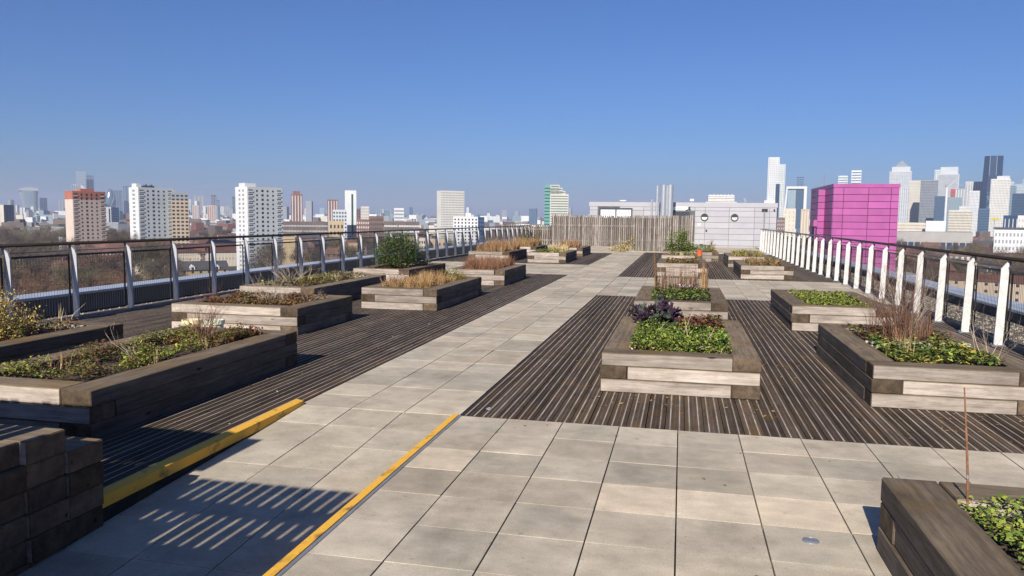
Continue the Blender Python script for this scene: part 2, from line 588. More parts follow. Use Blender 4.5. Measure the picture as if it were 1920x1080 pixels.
cross_l = base('cross_path', -9.0, -3.19, 22.2, 27.2)
pave(cross_l, lin(-9.0, -3.19, 13), lin(22.2, 27.2, 11))
far_p = base('far_paving', -9.0, 4.27, 37.0, 48.0, -0.045)
pave(far_p, lin(-9.0, 4.26, 29), lin(37.05, 47.95, 24), stuff=True, skip=lambda x, y: x > -3.2 and y < 39.4)

# ------------------------------------------------------------------ decking: ribbed boards with two pale anti-slip strips each
_deck = {}


def board_mesh(ln):
    k = round(ln, 2)
    if k in _deck:
        return _deck[k]
    w = 0.0715
    ys, zs, ms = [], [], []
    prof = []
    g = 0.0042
    def add(y, z, m): prof.append((y, z, m))
    add(-w, -0.028, 0); add(-w, -0.002, 0); add(-w + 0.002, 0.0, 0)
    for cell in (-1, 1):
        c = cell * 0.036
        for off in (-0.026, -0.017):
            add(c + off - 0.003, 0.0, 0); add(c + off - 0.002, -g, 0); add(c + off + 0.002, -g, 0); add(c + off + 0.003, 0.0, 0)
        add(c - 0.0048, 0.0, 0); add(c - 0.0044, 0.0012, 1); add(c + 0.0044, 0.0012, 0); add(c + 0.0048, 0.0, 0)
        for off in (0.017, 0.026):
            add(c + off - 0.003, 0.0, 0); add(c + off - 0.002, -g, 0); add(c + off + 0.002, -g, 0); add(c + off + 0.003, 0.0, 0)
    add(w - 0.002, 0.0, 0); add(w, -0.002, 0); add(w, -0.028, 0)
    mb = MB()
    n = len(prof)
    mb.v = [(-ln / 2, p[0], p[1]) for p in prof] + [(ln / 2, p[0], p[1]) for p in prof]
    for i in range(n - 1):
        mb.f.append((i, i + 1, n + i + 1, n + i)[::-1]); mb.m.append(prof[i][2])
    mb.f.append(tuple(range(n))); mb.m.append(0)
    mb.f.append(tuple(range(n, 2 * n))[::-1]); mb.m.append(0)
    _deck[k] = mb.mesh('deck_board', [M_DECK, M_STRIP], fix=False)
    return _deck[k]


def deck(x0, x1, y0, y1, split):
    d = sheet('deck', x0, x1, y0, y1, -0.035, M_BED)
    n = int(round((x1 - x0) / 0.15))
    p = (x1 - x0) / n
    r = random.Random(int(y1 * 10) + n)
    for k in range(n):
        cx = x0 + (k + 0.5) * p
        cut = y0 + (y1 - y0) * split[k % len(split)]
        cuts = [y0 + 0.004, cut - 0.002, cut + 0.002, y1 - 0.004] if split[0] else [y0 + 0.004, y1 - 0.004]
        for a, c in zip(cuts[::2], cuts[1::2]):
            o = obj('deck_board', board_mesh(c - a), d, (cx, (a + c) / 2, r.uniform(-0.0012, 0.0012)), (0, 0, math.pi / 2 + r.uniform(-0.0004, 0.0004)))
    return d


deck(-1.732, 4.26, 6.004, 16.47, (0.32, 0.62, 0.47, 0.75))
deck(-1.735, 4.26, 21.93, 38.8, (0.3, 0.6, 0.45))
deck(-9.0, -3.20, 1.2, 22.19, (0.55, 0.3, 0.7, 0.42))
deck(-9.0, -3.20, 27.21, 37.0, (0.4, 0.65))

# yellow edge strips along the ramp
t = thing('ramp_edge_strip', 'yellow painted timber kerb along the left side of the ramp by the stacked sleepers', 'edge strip', (-3.17, 3.3, 0))
b = MB()
y0, y1 = 0.0, 2.72
b.prism([(-0.045, 0.045), (0.022, 0.032), (0.022, -0.035), (-0.045, -0.03)], 'y', 0.33, y1)
b.build('nosing', M_YEL, t)
b = MB()
b.face([(0.012, -2.0, -0.035), (0.012, y1, -0.03), (0.012, y1, -0.05), (0.012, -2.0, -0.36)])
b.face([(-0.03, -2.0, -0.035), (-0.03, -2.0, -0.36), (-0.03, y1, -0.05), (-0.03, y1, -0.03)])
b.box(-0.03, 0.012, 0.315, 0.328, -0.3, 0.03)
b.build('riser', M_BED, t)
t = thing('ramp_edge_strip', 'flat yellow strip with grey metal lip along the right side of the ramp', 'edge strip', (-1.745, 3.0, 0))
b = MB(); b.box(-0.05, 0.0, -2.5, 2.995, -0.3, 0.012); b.build('nosing', M_YEL, t)
b = MB(); b.box(0.002, 0.022, -2.5, 2.995, -0.05, 0.006); b.build('metal_lip', M_GREYMET, t)


# ------------------------------------------------------------------ raised beds of stacked sleepers
def sleeper(root, x, y, z, ln, along_y, w=0.25, h=0.125, r=rng):
    me = bev_box(ln - 0.004, w, h - 0.003, 0.007, [M_SLEEP_SHADE if along_y else M_SLEEP, M_END, M_SLEEPT], 'sleeper_long' if along_y else 'sleeper', True)
    o = obj('sleeper', me, root, (x + r.uniform(-.004, .004), y + r.uniform(-.004, .004), z), (0, 0, (math.pi / 2 if along_y else 0.0) + r.uniform(-.0015, .0015)))
    return o


def raised_bed(x0, x1, y0, y1, label, courses=3, group='timber raised beds on the roof terrace'):
    cx, cy = (x0 + x1) / 2, (y0 + y1) / 2
    t = thing('raised_bed', label, 'raised bed', (cx, cy, 0), 0, group)
    hx, hy, w = (x1 - x0) / 2, (y1 - y0) / 2, 0.25
    for c in range(courses):
        z = 0.125 * (c + 1)
        odd = (courses - 1 - c) % 2
        j = rng.uniform(-.006, .006)
        if not odd:
            sleeper(t, -w / 2, -hy + w / 2 + j, z, 2 * hx - w, False)
            sleeper(t, hx - w / 2 + j, -w / 2, z, 2 * hy - w, True)
            sleeper(t, w / 2, hy - w / 2, z, 2 * hx - w, False)
            sleeper(t, -hx + w / 2 - j, w / 2, z, 2 * hy - w, True)
        else:
            sleeper(t, w / 2, -hy + w / 2 + j, z, 2 * hx - w, False)
            sleeper(t, hx - w / 2 + j, w / 2, z, 2 * hy - w, True)
            sleeper(t, -w / 2, hy - w / 2, z, 2 * hx - w, False)
            sleeper(t, -hx + w / 2 - j, -w / 2, z, 2 * hy - w, True)
    H = 0.125 * courses
    # soil with a bumpy surface
    nx, ny = 14, 24
    vs, fs = [], []
    rr = random.Random(int(abs(cx * 100 + cy * 7)))
    for j in range(ny + 1):
        for i in range(nx + 1):
            vs.append((-hx + w - .01 + (2 * hx - 2 * w + .02) * i / nx, -hy + w - .01 + (2 * hy - 2 * w + .02) * j / ny, H - 0.055 + rr.uniform(-.018, .018)))
    for j in range(ny):
        for i in range(nx):
            a = j * (nx + 1) + i
            fs.append((a, a + 1, a + nx + 2, a + nx + 1))
    me = bpy.data.meshes.new('soil'); me.from_pydata(vs, [], fs); me.materials.append(M_SOIL)
    obj('soil', me, t)
    return (x0 + w, x1 - w, y0 + w, y1 - w, H - 0.05)


BEDS = {}
for key, x0, x1, y0, y1, label in (
    ('C1', -0.71, 0.74, 7.2, 10.0, 'timber raised bed with bright green cover and purple kale, centre front'),
    ('C2', -0.70, 0.72, 12.0, 14.75, 'timber raised bed with pink dried flowers and tall bare stems behind the kale bed'),
    ('C3', -0.68, 0.74, 22.6, 25.4, 'timber raised bed of rusty red low plants past the second cross path'),
    ('C4', -0.68, 0.72, 27.6, 29.6, 'small timber raised bed with the orange pot on its edge'),
    ('C5', -0.72, 1.42, 31.0, 33.6, 'wide timber raised bed with the round green bush and yellow flowers by the slatted screen'),
    ('R0', 1.0, 2.6, 1.2, 4.02, 'timber raised bed in the near right corner with the rusty cane'),
    ('R1', 1.67, 3.08, 7.2, 10.0, 'timber raised bed with the tall reddish twiggy shrub beside the white railing'),
    ('R2', 1.63, 3.05, 12.0, 14.8, 'timber raised bed filled with flat bright green cover beside the white railing'),
    ('R3', 1.64, 3.05, 22.4, 25.6, 'timber raised bed with dry brown grass by the far white posts'),
    ('R4', 1.60, 3.05, 27.8, 31.0, 'timber raised bed of straggly yellow stems before the grey building wall'),
    ('L0', -8.0, -6.2, 4.7, 7.6, 'timber raised bed with yellow tan shrubs at the left edge of the photo'),
    ('L1', -5.45, -4.05, 4.6, 7.62, 'long dark timber raised bed with patchy green and brown cover in the left foreground'),
    ('M1', -6.98, -5.04, 9.5, 11.3, 'wide timber raised bed of brown leaf litter behind the left foreground bed'),
    ('M2', -7.62, -6.18, 12.25, 15.6, 'timber raised bed of olive cover with pale bare twigs near the left railing'),
    ('L2', -5.5, -4.1, 12.68, 15.75, 'timber raised bed filled with orange brown dry grass by the main path'),
    ('M3', -7.7, -6.28, 17.3, 20.2, 'timber raised bed holding the dense dark green shrub'),
    ('L3', -5.5, -4.1, 17.9, 20.5, 'timber raised bed with tall reddish brown grass by the left cross path'),
    ('L4', -5.5, -4.08, 27.75, 30.7, 'timber raised bed with pale flower heads just past the left cross path'),
    ('L5', -5.5, -4.12, 32.9, 35.9, 'timber raised bed of brown grass nearest the far slatted fence'),
    ('M4', -7.7, -6.15, 27.6, 30.9, 'timber raised bed with dry brown stems in the far left row'),
    ('M5', -7.7, -6.15, 33.0, 36.0, 'timber raised bed with tawny grass at the far end of the left row'),
):
    BEDS[key] = raised_bed(x0, x1, y0, y1, label)


# ------------------------------------------------------------------ planting
def leaves(name, key, n, size, mats, wts, label, cat='ground cover', h=0.06, rect=None, lump=0.05, seed=1, keep=None, zoff=0.0, up=0.6):
    """Low cover: many small folded leaves over a lumpy surface (stuff)."""
    x0, x1, y0, y1, z = BEDS[key]
    if rect:
        u0, u1, v0, v1 = rect
        x0, x1, y0, y1 = x0 + (x1 - x0) * u0, x0 + (x1 - x0) * u1, y0 + (y1 - y0) * v0, y0 + (y1 - y0) * v1
    R = np.random.RandomState(seed)
    px, py = R.uniform(x0, x1, n * 2), R.uniform(y0, y1, n * 2)
    ph = R.uniform(0, 6.28, 6)
    f = np.sin(px * 7 + ph[0]) + np.sin(py * 6 + ph[1]) + np.sin(px * 13 + py * 9 + ph[2]) + 0.8 * np.sin(px * 21 - py * 17 + ph[3])
    if keep is not None:
        ok = (f + R.uniform(-1, 1, n * 2)) > keep
        px, py, f = px[ok], py[ok], f[ok]
    px, py, f = px[:n], py[:n], f[:n]
    n = len(px)
    pz = z + zoff + lump * (f * 0.25 + 0.5) + R.uniform(0, h, n)
    c = np.stack([px, py, pz], -1)
    a = R.uniform(0, 2 * np.pi, n)
    tilt = R.uniform(-0.2, 1.0, n) * (1.3 - up)
    s = size * np.minimum(R.uniform(0.35, 1.2, n) * R.choice([.8, 1.0, 1.5], n), 1.7)
    d = np.stack([np.cos(a) * np.cos(tilt), np.sin(a) * np.cos(tilt), np.sin(tilt)], -1)
    sd = np.stack([-np.sin(a), np.cos(a), R.uniform(-0.4, 0.4, n)], -1)
    p0 = c - d * (s * 0.5)[:, None]
    p2 = c + d * (s * 0.5)[:, None]
    p1 = c + sd * (s * 0.3)[:, None] + np.array([0, 0, 1]) * (s * 0.12)[:, None]
    p3 = c - sd * (s * 0.3)[:, None] + np.array([0, 0, 1]) * (s * 0.12)[:, None]
    V = np.stack([p0, p1, p2, p3], 1)
    patch = np.sin(px * 4.1 + ph[4]) * np.sin(py * 3.3 + ph[5]) * 0.5 + 0.5
    u = np.clip(patch * 0.55 + R.uniform(-0.4, 0.8, n), 0, 0.999)
    cum = np.cumsum(np.array(wts) / np.sum(wts))
    mi = np.searchsorted(cum, u)
    me = quick_mesh(name, V, 4, mats, np.clip(mi, 0, len(mats) - 1))
    return tag(obj(name, me), label, cat, kind='stuff')


def grass(name, key, n, h, w, mats, label, cat='dry grass', rect=None, seed=1, lean=0.35, zoff=0.0, kind='stuff'):
    """Upright thin blades, two faces each."""
    x0, x1, y0, y1, z = BEDS[key]
    if rect:
        u0, u1, v0, v1 = rect
        x0, x1, y0, y1 = x0 + (x1 - x0) * u0, x0 + (x1 - x0) * u1, y0 + (y1 - y0) * v0, y0 + (y1 - y0) * v1
    R = np.random.RandomState(seed)
    m = max(4, n // 22)
    tx, ty = R.uniform(x0, x1, m), R.uniform(y0, y1, m)
    th = R.uniform(0.6, 1.15, m)
    k = R.randint(0, m, n)
    bx, by = tx[k] + R.normal(0, 0.035, n), ty[k] + R.normal(0, 0.035, n)
    bx, by = np.clip(bx, x0, x1), np.clip(by, y0, y1)
    H = h * th[k] * R.uniform(0.4, 1.1, n)
    a = R.uniform(0, 2 * np.pi, n)
    ln = np.abs(R.normal(0, lean, n)) * H
    B = np.stack([bx, by, np.full(n, z + zoff - 0.02)], -1)
    d = np.stack([np.cos(a), np.sin(a), np.zeros(n)], -1)
    s = np.stack([-np.sin(a), np.cos(a), np.zeros(n)], -1)
    s[R.rand(n) < 0.5] = np.array([1.0, 0.0, 0.0])
    ww = w * R.uniform(0.6, 1.3, n)
    M_ = B + d * (ln * 0.35)[:, None] + np.array([0, 0, 1]) * (H * 0.6)[:, None]
    T = B + d * ln[:, None] + np.array([0, 0, 1]) * H[:, None]
    q1 = np.stack([B - s * ww[:, None], B + s * ww[:, None], M_ + s * (ww * .8)[:, None], M_ - s * (ww * .8)[:, None]], 1)
    q2 = np.stack([M_ - s * (ww * .8)[:, None], M_ + s * (ww * .8)[:, None], T + s * (ww * .2)[:, None], T - s * (ww * .2)[:, None]], 1)
    mi = R.randint(0, len(mats), n)
    me = quick_mesh(name, np.concatenate([q1, q2]), 4, mats, np.concatenate([mi, mi]))
    return tag(obj(name, me), label, cat, kind=kind)


def twigs(name, loc, n, h, spread, m, label, cat='shrub', seed=1, rad=0.006, forks=3, up=0.9, group=None, extra=None):
    """A bare shrub: stems from one crown, forking into finer twigs; one mesh."""
    r = random.Random(seed)
    mb = MB()

    def grow(p, d, ln, rd, lev):
        pts, rs = [p], [rd]
        q, dd = p.copy(), d.copy()
        for k in range(3):
            dd = (dd + Vector((r.uniform(-.25, .25), r.uniform(-.25, .25), r.uniform(-.1, .18)))).normalized()
            q = q + dd * ln / 3
            pts.append(q.copy()); rs.append(rd * (1 - 0.22 * (k + 1)))
        mb.tube(pts, rs, 4 if lev == 0 else 3, 0, cap=False)
        if lev < forks:
            for _ in range(r.choice((2, 2, 3))):
                i = r.choice((1, 2, 3, 3))
                nd = (dd + Vector((r.uniform(-.8, .8), r.uniform(-.8, .8), r.uniform(-.2, .6)))).normalized()
                grow(pts[i], nd, ln * r.uniform(.45, .75), rs[i] * 0.7, lev + 1)
    for _ in range(n):
        a = r.uniform(0, 6.283)
        d = Vector((math.cos(a) * spread, math.sin(a) * spread, up)).normalized()
        grow(Vector((r.uniform(-.05, .05), r.uniform(-.05, .05), -0.02)), d, h * r.uniform(.35, .6), rad * r.uniform(.7, 1.2), 0)
    t = thing(name, label, cat, loc, 0, group)
    mb.build('branch', m, t, fix=False)
    if extra:
        extra(t, r)
    return t


def bush(name, loc, rx, ry, rz, n, size, mats, label, cat='shrub', seed=1, stem=None):
    """Leafy shrub: leaves in clumps through an uneven crown, on a few stems."""
    R = np.random.RandomState(seed)
    t = thing(name, label, cat, loc)
    nc = 70 if n > 10000 else 30
    cc = R.normal(0, 1, (nc, 3)); cc /= np.linalg.norm(cc, axis=1)[:, None]
    cc *= (R.uniform(0.35, 0.95, nc) ** 0.6)[:, None]
    k = R.randint(0, nc, n)
    p = cc[k] + R.normal(0, 0.17, (n, 3))
    p[:, 2] = np.abs(p[:, 2] + 0.35) - 0.3
    c = p * np.array([rx, ry, rz]) + np.array([0, 0, rz * 0.45])
    c[:, 2] = np.maximum(c[:, 2], 0.01)
    a = R.uniform(0, 2 * np.pi, n); tl = R.uniform(-0.3, 1.2, n)
    d = np.stack([np.cos(a) * np.cos(tl), np.sin(a) * np.cos(tl), np.sin(tl)], -1)
    s = np.stack([-np.sin(a), np.cos(a), R.uniform(-.4, .4, n)], -1)
    L_ = size * R.uniform(.6, 1.3, n)
    V = np.stack([c - d * (L_ * .5)[:, None], c + s * (L_ * .22)[:, None], c + d * (L_ * .5)[:, None], c - s * (L_ * .22)[:, None]], 1)
    me = quick_mesh('foliage', V, 4, mats, R.randint(0, len(mats), n))
    tag(obj('foliage', me, t), kind='stuff')
    mb = MB()
    for i in range(7):
        q = cc[i] * np.array([rx, ry, rz]) * 0.8 + np.array([0, 0, rz * .5])
        mb.tube([(0, 0, -.03), tuple(np.array(q) * .5), tuple(q)], [.012, .008, .004], 4, 0, cap=False)
    mb.build('stem', stem or P_REDT, t, fix=False)
    return t


def bed_pt(key, u, v, dz=-0.02):
    x0, x1, y0, y1, z = BEDS[key]
    return (x0 + (x1 - x0) * u, y0 + (y1 - y0) * v, z + dz)


# --- C1: kale bed
leaves('ground_cover', 'C1', 9000, 0.032, [P_DARKG, P_GREEN, P_GREEN, P_LIME, P_LIME], [1.6, 2, 2, 1.2, 1], 'bright green leafy cover in front of the purple kale', h=.1, rect=(0, 1, 0, .62), seed=3, lump=.08, up=.4)
leaves('ground_cover', 'C1', 1600, 0.05, [P_WINE, P_BROWN, P_RUSTL, P_OLIVE], [2, 2, 2, 1], 'wine red and brown low leaves at the back right of the kale bed', h=.12, rect=(.45, 1, .55, 1), seed=4)
leaves('ground_cover', 'C1', 700, 0.04, [P_GREEN, P_OLIVE, P_LIME, P_STRAW], [1, 1, 1, 1], 'yellowing edge leaves along the front timber of the kale bed', h=.05, rect=(0, 1, 0, .12), seed=5)


def kale_leaf(r):
    """A frilled kale leaf growing along +x, arching up."""
    vs, fs, ms = [], [], []
    L_, n = r.uniform(.2, .3), 9
    for i in range(n + 1):
        u = i / n
        wd = 0.012 + 0.06 * math.sin(min(1.0, u * 1.15) * math.pi * .8) * (1 if u > .15 else .3)
        z = L_ * (0.75 * u - 0.35 * u * u)
        x = L_ * (0.55 * u + 0.3 * u * u)
        for j in range(5):
            v = (j - 2) / 2
            fr = (0.03 * (1 if (i + j) % 2 else -1) * r.uniform(.5, 1) if abs(v) == 1 else 0.01 * r.uniform(-1, 1))
            vs.append((x + fr * .5, v * wd, z + abs(v) * 0.02 + fr))
    for i in range(n):
        for j in range(4):
            a = i * 5 + j
            fs.append((a, a + 1, a + 6, a + 5))
    return vs, fs


kt = thing('kale_plant', 'frilly dark purple kale at the back left of the centre front bed', 'vegetable', bed_pt('C1', .17, .86))
kr = random.Random(5)
leaf_meshes = []
for k in range(6):
    vs, fs = kale_leaf(kr)
    me = bpy.data.meshes.new('leaf'); me.from_pydata(vs, [], fs)
    me.materials.append((P_PURP, P_PURP, P_PURP2)[k % 3]); leaf_meshes.append(me)
for k in range(84):
    o = obj('leaf', leaf_meshes[k % 6], kt, (kr.uniform(-.22, .22), kr.uniform(-.16, .16), kr.uniform(.0, .2)), (kr.uniform(-.4, .4), kr.uniform(-.7, .35), k * 2.4))
    s = kr.uniform(.5, .95); o.scale = (s, s, s)
kt = thing('kale_plant', 'small grey green kale behind the dark purple one', 'vegetable', bed_pt('C1', .26, 1.02))
for k in range(30):
    o = obj('leaf', leaf_meshes[(3 * k + 2) % 6], kt, (kr.uniform(-.08, .08), kr.uniform(-.08, .08), kr.uniform(.06, .3)), (kr.uniform(-.3, .3), kr.uniform(-.6, .2), k * 2.4))
    s = kr.uniform(.4, .7); o.scale = (s, s, s)
mb = MB()
for q in range(9):
    r = kr
    x = r.uniform(-.35, .4)
    a, y_, c = r.uniform(-.12, .3), r.uniform(-.05, .4), r.uniform(.22, .5)
    mb.tube([(x, y_, -.03), (x + a * .35, y_ + .08, c * .45), (x + a * .8, y_ + .2, c * .85), (x + a * 1.2, y_ + .34, c)], [.003, .0026, .002, .001], 4)
t = thing('dry_stalk', 'thin straw coloured stalks leaning across the kale bed', 'dry stalks', bed_pt('C1', .5, .1)); mb.build('stem', P_STRAW, t)

# --- C2
leaves('ground_cover', 'C2', 2600, 0.05, [P_DARKG, P_OLIVE, P_GREEN, P_LIME], [2, 2, 1.5, 1], 'mixed olive green cover under the tall bare stems', h=.1, seed=8)
leaves('dried_flower', 'C2', 420, 0.035, [P_PALEP, P_PALEP, P_BROWN], [1, 1, 1], 'faded pink sedum heads at the back of the second centre bed', 'flower', h=.05, rect=(.45, .8, .55, .85), seed=9, zoff=.1)
grass('dry_grass', 'C2', 620, .5, .0035, [P_REDT, P_BROWN, P_GREYT], 'row of tall thin brown stems along the back of the second centre bed', rect=(0, 1, .72, 1), seed=10, lean=.12)
grass('dry_grass', 'C2', 220, .56, .0045, [P_TAN, P_REDT], 'bundle of tan stems at the back right corner of the second centre bed', rect=(.9, 1, .75, 1), seed=11, lean=.08)
mb = MB(); mb.tube([(0, 0, -.05), (-.02, .02, .35), (-.05, .03, .72)], [.016, .015, .014], 6)
t = thing('stake', 'dark leaning stake at the left back of the second centre bed', 'stake', bed_pt('C2', .03, .8)); mb.build('pole', P_BROWN, t)

# --- C3, C4, C5
leaves('ground_cover', 'C3', 1700, 0.05, [P_RUSTL, P_RUSTL, P_BROWN, P_LIME], [2, 2, 1, 1.4], 'rusty red low cover in the bed past the second cross path', h=.08, seed=12)
leaves('ground_cover', 'C4', 900, 0.05, [P_OLIVE, P_TAN, P_GREEN], [2, 1, 1], 'thin olive cover in the small bed with the orange pot', h=.1, seed=13)
grass('dry_grass', 'C4', 160, .22, .006, [P_STRAW, P_OLIVE], 'pale straw tufts in the small bed with the orange pot', seed=14)
leaves('ground_cover', 'C5', 1900, 0.06, [P_DARKG, P_GREEN, P_GREEN, P_LIME], [1, 2, 2, 1], 'green leafy cover along the wide bed by the slatted screen', h=.26, seed=15)
leaves('flower', 'C5', 160, 0.05, [P_YELL, P_YELL, P_PALEP], [2, 2, 1], 'small yellow and white flowers dotted over the wide far bed', 'flower', h=.16, seed=16, zoff=.16)
bush('leafy_bush', bed_pt('C5', .25, .5), .58, .5, .6, 4600, .06, [P_GREEN, P_GREEN, P_DARKG, P_LIME], 'round bright green bush beside the slatted screen and the dark doorway', seed=17)
bush('leafy_bush', bed_pt('C5', 1.0, .6), .2, .2, .34, 700, .05, [P_OLIVE, P_ORANGE, P_YELL, P_GREEN], 'small bush with orange flowers at the right end of the wide far bed', seed=18)

# --- R0 near corner
leaves('ground_cover', 'R0', 15000, 0.028, [P_GREEN, P_GREEN, P_LIME, P_LIME], [1.5, 2, 2.4, 2], 'dense bright green cover in the near right corner bed', h=.07, seed=20, lump=.06)
mb = MB()
r = random.Random(3)
for k in range(16):
    a = k * 2.39; ln = r.uniform(.12, .2)
    d = Vector((math.cos(a), math.sin(a), 0)); s = Vector((-math.sin(a), math.cos(a), 0)) * .008
    p1 = d * ln * .5 + Vector((0, 0, ln * .55)); p2 = d * ln + Vector((0, 0, ln * .6))
    mb.face([-s, s, p1 + s * .9, p1 - s * .9]); mb.face([p1 - s * .9, p1 + s * .9, p2])
t = thing('spiky_plant', 'spiky grey green rosette beside the rusty cane', 'plant', bed_pt('R0', .33, .9, .04)); mb.build('leaf', plantm('leaf_sage', (.20, .24, .13)), t, fix=False)['kind'] = 'stuff'
t = thing('garden_cane', 'thin rusty orange cane standing in the near right corner bed', 'cane', (1.295, 3.77, .29))
mb = MB(); mb.tube([(.014, 0, -.05), (.002, 0, .2), (-.012, 0.0, .36), (-.035, 0.0, .60)], [.006, .0055, .005, .0028], 6); mb.build('rod', M_RUST, t)
mb = MB(); mb.tube([(.002, -.001, .185), (.0015, -.001, .2)], .0075, 8); mb.build('wire_tie', M_STAIN, t)

# --- R1, R2
leaves('ground_cover', 'R1', 2900, 0.045, [P_DARKG, P_GREEN, P_OLIVE, P_LIME, P_YELL], [1, 2, 2, 1.6, .5], 'green and yellow cover at the front of the reddish twig shrub bed', h=.08, rect=(0, 1, 0, .5), seed=22)
leaves('ground_cover', 'R1', 1500, 0.045, [P_BROWN, P_OLIVE, P_WINE, P_LIME], [2, 2, 1, .7], 'brown and olive cover at the back of the reddish twig shrub bed', h=.08, rect=(0, 1, .5, 1), seed=23)
twigs('twiggy_shrub', bed_pt('R1', .42, .66), 46, 1.35, .36, P_REDT, 'tall reddish brown bare shrub in front of the white posts', seed=24, rad=.0045, forks=3)
twigs('twiggy_shrub', bed_pt('R1', .62, .78), 30, 1.3, .5, P_GREYT, 'paler bare shrub just right of the reddish one', seed=25, rad=.004, forks=3)
twigs('twiggy_shrub', bed_pt('R1', 1.0, .2), 8, .8, .5, P_GREYT, 'thin pale twigs at the right front of the twig shrub bed', seed=26, rad=.004, forks=2)
grass('dry_grass', 'R1', 240, .5, .003, [P_REDT, P_BROWN], 'thin brown stems round the reddish shrub', rect=(.1, .75, .5, .9), seed=27, lean=.2)
t = thing('plank_divider', 'white washed plank laid across the twig shrub bed', 'plank', bed_pt('R1', .53, .5, .075))
M_WPLANK = wood('white_washed_wood', (.62, .57, .49), (.33, .29, .24), tint=.05)
for a, c in ((-.5, -.09), (-.085, .2), (.205, .5)):
    obj('plank', bev_box(c - a, .05, .1, .006, [M_WPLANK], 'plank%.1f' % a), t, ((a + c) / 2, rng.uniform(-.03, .03), rng.uniform(-.01, .01)), (0, 0, rng.uniform(-.05, .05)))
leaves('ground_cover', 'R2', 3600, 0.04, [P_GREEN, P_LIME, P_LIME, P_LIME], [1, 2, 2, 2], 'flat carpet of lime green cover in the second bed along the white railing', h=.05, seed=28)
mb = MB(); mb.tube([(0, 0, -.03), (.01, 0, .2), (.005, 0, .36)], [.004, .003, .002], 4)
t = thing('dry_stalk', 'single straw stalk standing in the lime green bed', 'dry stalk', bed_pt('R2', .3, .2)); mb.build('stem', P_STRAW, t)

# --- R3, R4
leaves('ground_cover', 'R3', 1500, 0.05, [P_OLIVE, P_TAN, P_BROWN], [2, 1, 1.5], 'olive brown cover under the dry grass by the far white posts', h=.1, seed=30)
grass('dry_grass', 'R3', 900, .26, .004, [P_TAN, P_BROWN, P_OLIVE, P_REDT], 'dry brown grass by the far white posts', seed=31)
leaves('ground_cover', 'R4', 1200, 0.055, [P_GREEN, P_OLIVE, P_TAN], [1, 2, 1], 'olive cover in the bed before the grey building wall', h=.15, seed=32)
grass('dry_grass', 'R4', 420, .28, .005, [P_TAN, P_OLIVE, P_YELL, P_OLIVE], 'straggly yellow stems before the grey building wall', seed=33)

# --- L0, L1
leaves('ground_cover', 'L0', 1700, 0.05, [P_BROWN, P_RUSTL, P_OLIVE, P_GREEN], [2, 2, 1, .6], 'brown leaf cover under the yellow tan shrubs', h=.1, seed=40)
bush('tan_shrub', bed_pt('L0', .62, .62), .5, .52, .42, 8000, .03, [P_TAN, P_YELL, P_YELL, P_STRAW], 'yellow tan shrub at the far end of the left edge bed', seed=41, stem=P_TAN)
bush('tan_shrub', bed_pt('L0', .3, .75), .48, .52, .38, 6000, .03, [P_RUSTL, P_TAN, P_BROWN], 'rust coloured shrub cut by the left edge of the photo', seed=42)
grass('dry_grass', 'L0', 90, .3, .003, [P_STRAW, P_TAN], 'pale stalks at the railing end of the left edge bed', rect=(.5, 1, .6, 1), seed=43)
leaves('ground_cover', 'L1', 11000, 0.025, [P_BROWN, P_OLIVE, P_GREEN, P_LIME], [3, 2, 1.3, 1.1], 'patchy green and brown cover over the long left foreground bed', h=.07, seed=44, lump=.07, keep=-.5)
leaves('leaf_litter', 'L1', 1300, 0.04, [P_BROWN, P_RUSTL, P_TAN], [2, 2, 1], 'dead brown leaves at the far end of the left foreground bed', 'leaf litter', h=.04, rect=(.1, 1, .72, 1), seed=45)
bush('lime_plant', bed_pt('L1', .72, .36), .15, .18, .14, 500, .035, [P_LIME, P_OLIVE, P_LIME], 'lime yellow clump beside the pale forked twigs', seed=46)
twigs('twiggy_shrub', bed_pt('L1', .52, .83), 26, .7, .4, P_REDT, 'reddish bare twigs at the far end of the left foreground bed', seed=47, rad=.0065, forks=2)
twigs('twiggy_shrub', bed_pt('L1', .78, .36), 4, .55, .9, P_GREYT, 'pale forked bare twigs in the middle of the left foreground bed', seed=48, rad=.009, forks=2)
bush('wine_plant', bed_pt('L1', .82, .95), .2, .14, .13, 420, .045, [P_WINE, P_BROWN, P_RUSTL], 'dark wine red plant at the far corner of the left foreground bed', seed=49)

# --- M1, M2, L2
leaves('leaf_litter', 'M1', 6500, 0.036, [P_BROWN, P_RUSTL, P_TAN, P_OLIVE], [2.4, 2.4, 1, .8], 'thick brown leaf litter in the wide bed', 'leaf litter', h=.06, seed=50)
twigs('twiggy_shrub', bed_pt('M1', .55, .5), 26, .62, .9, P_GREYT, 'grey spreading twigs in the wide bed of leaf litter', seed=51, rad=.0065, forks=2)
twigs('twiggy_shrub', bed_pt('M1', .93, .6), 5, .5, .9, P_GREYT, 'pale twigs hanging over the right end of the wide leaf litter bed', seed=52, rad=.009, forks=2)
twigs('twiggy_shrub', bed_pt('M1', .12, .15), 5, .4, .4, P_RUSTL, 'thin orange twigs at the left front of the wide leaf litter bed', seed=53, rad=.004, forks=2)
leaves('ground_cover', 'M2', 2900, 0.045, [P_BROWN, P_OLIVE, P_OLIVE, P_LIME], [2, 2, 2, .8], 'olive cover in the bed with the pale bare twigs', h=.09, seed=54)
twigs('twiggy_shrub', bed_pt('M2', .2, .25), 14, .85, .8, P_GREYT, 'pale bare twigs reaching over the left railing side bed', seed=55, rad=.008, forks=3)
twigs('twiggy_shrub', bed_pt('M2', .5, .3), 5, .7, .5, P_STRAW, 'whitish upright twigs in the middle of the olive bed', seed=56, rad=.009, forks=2)
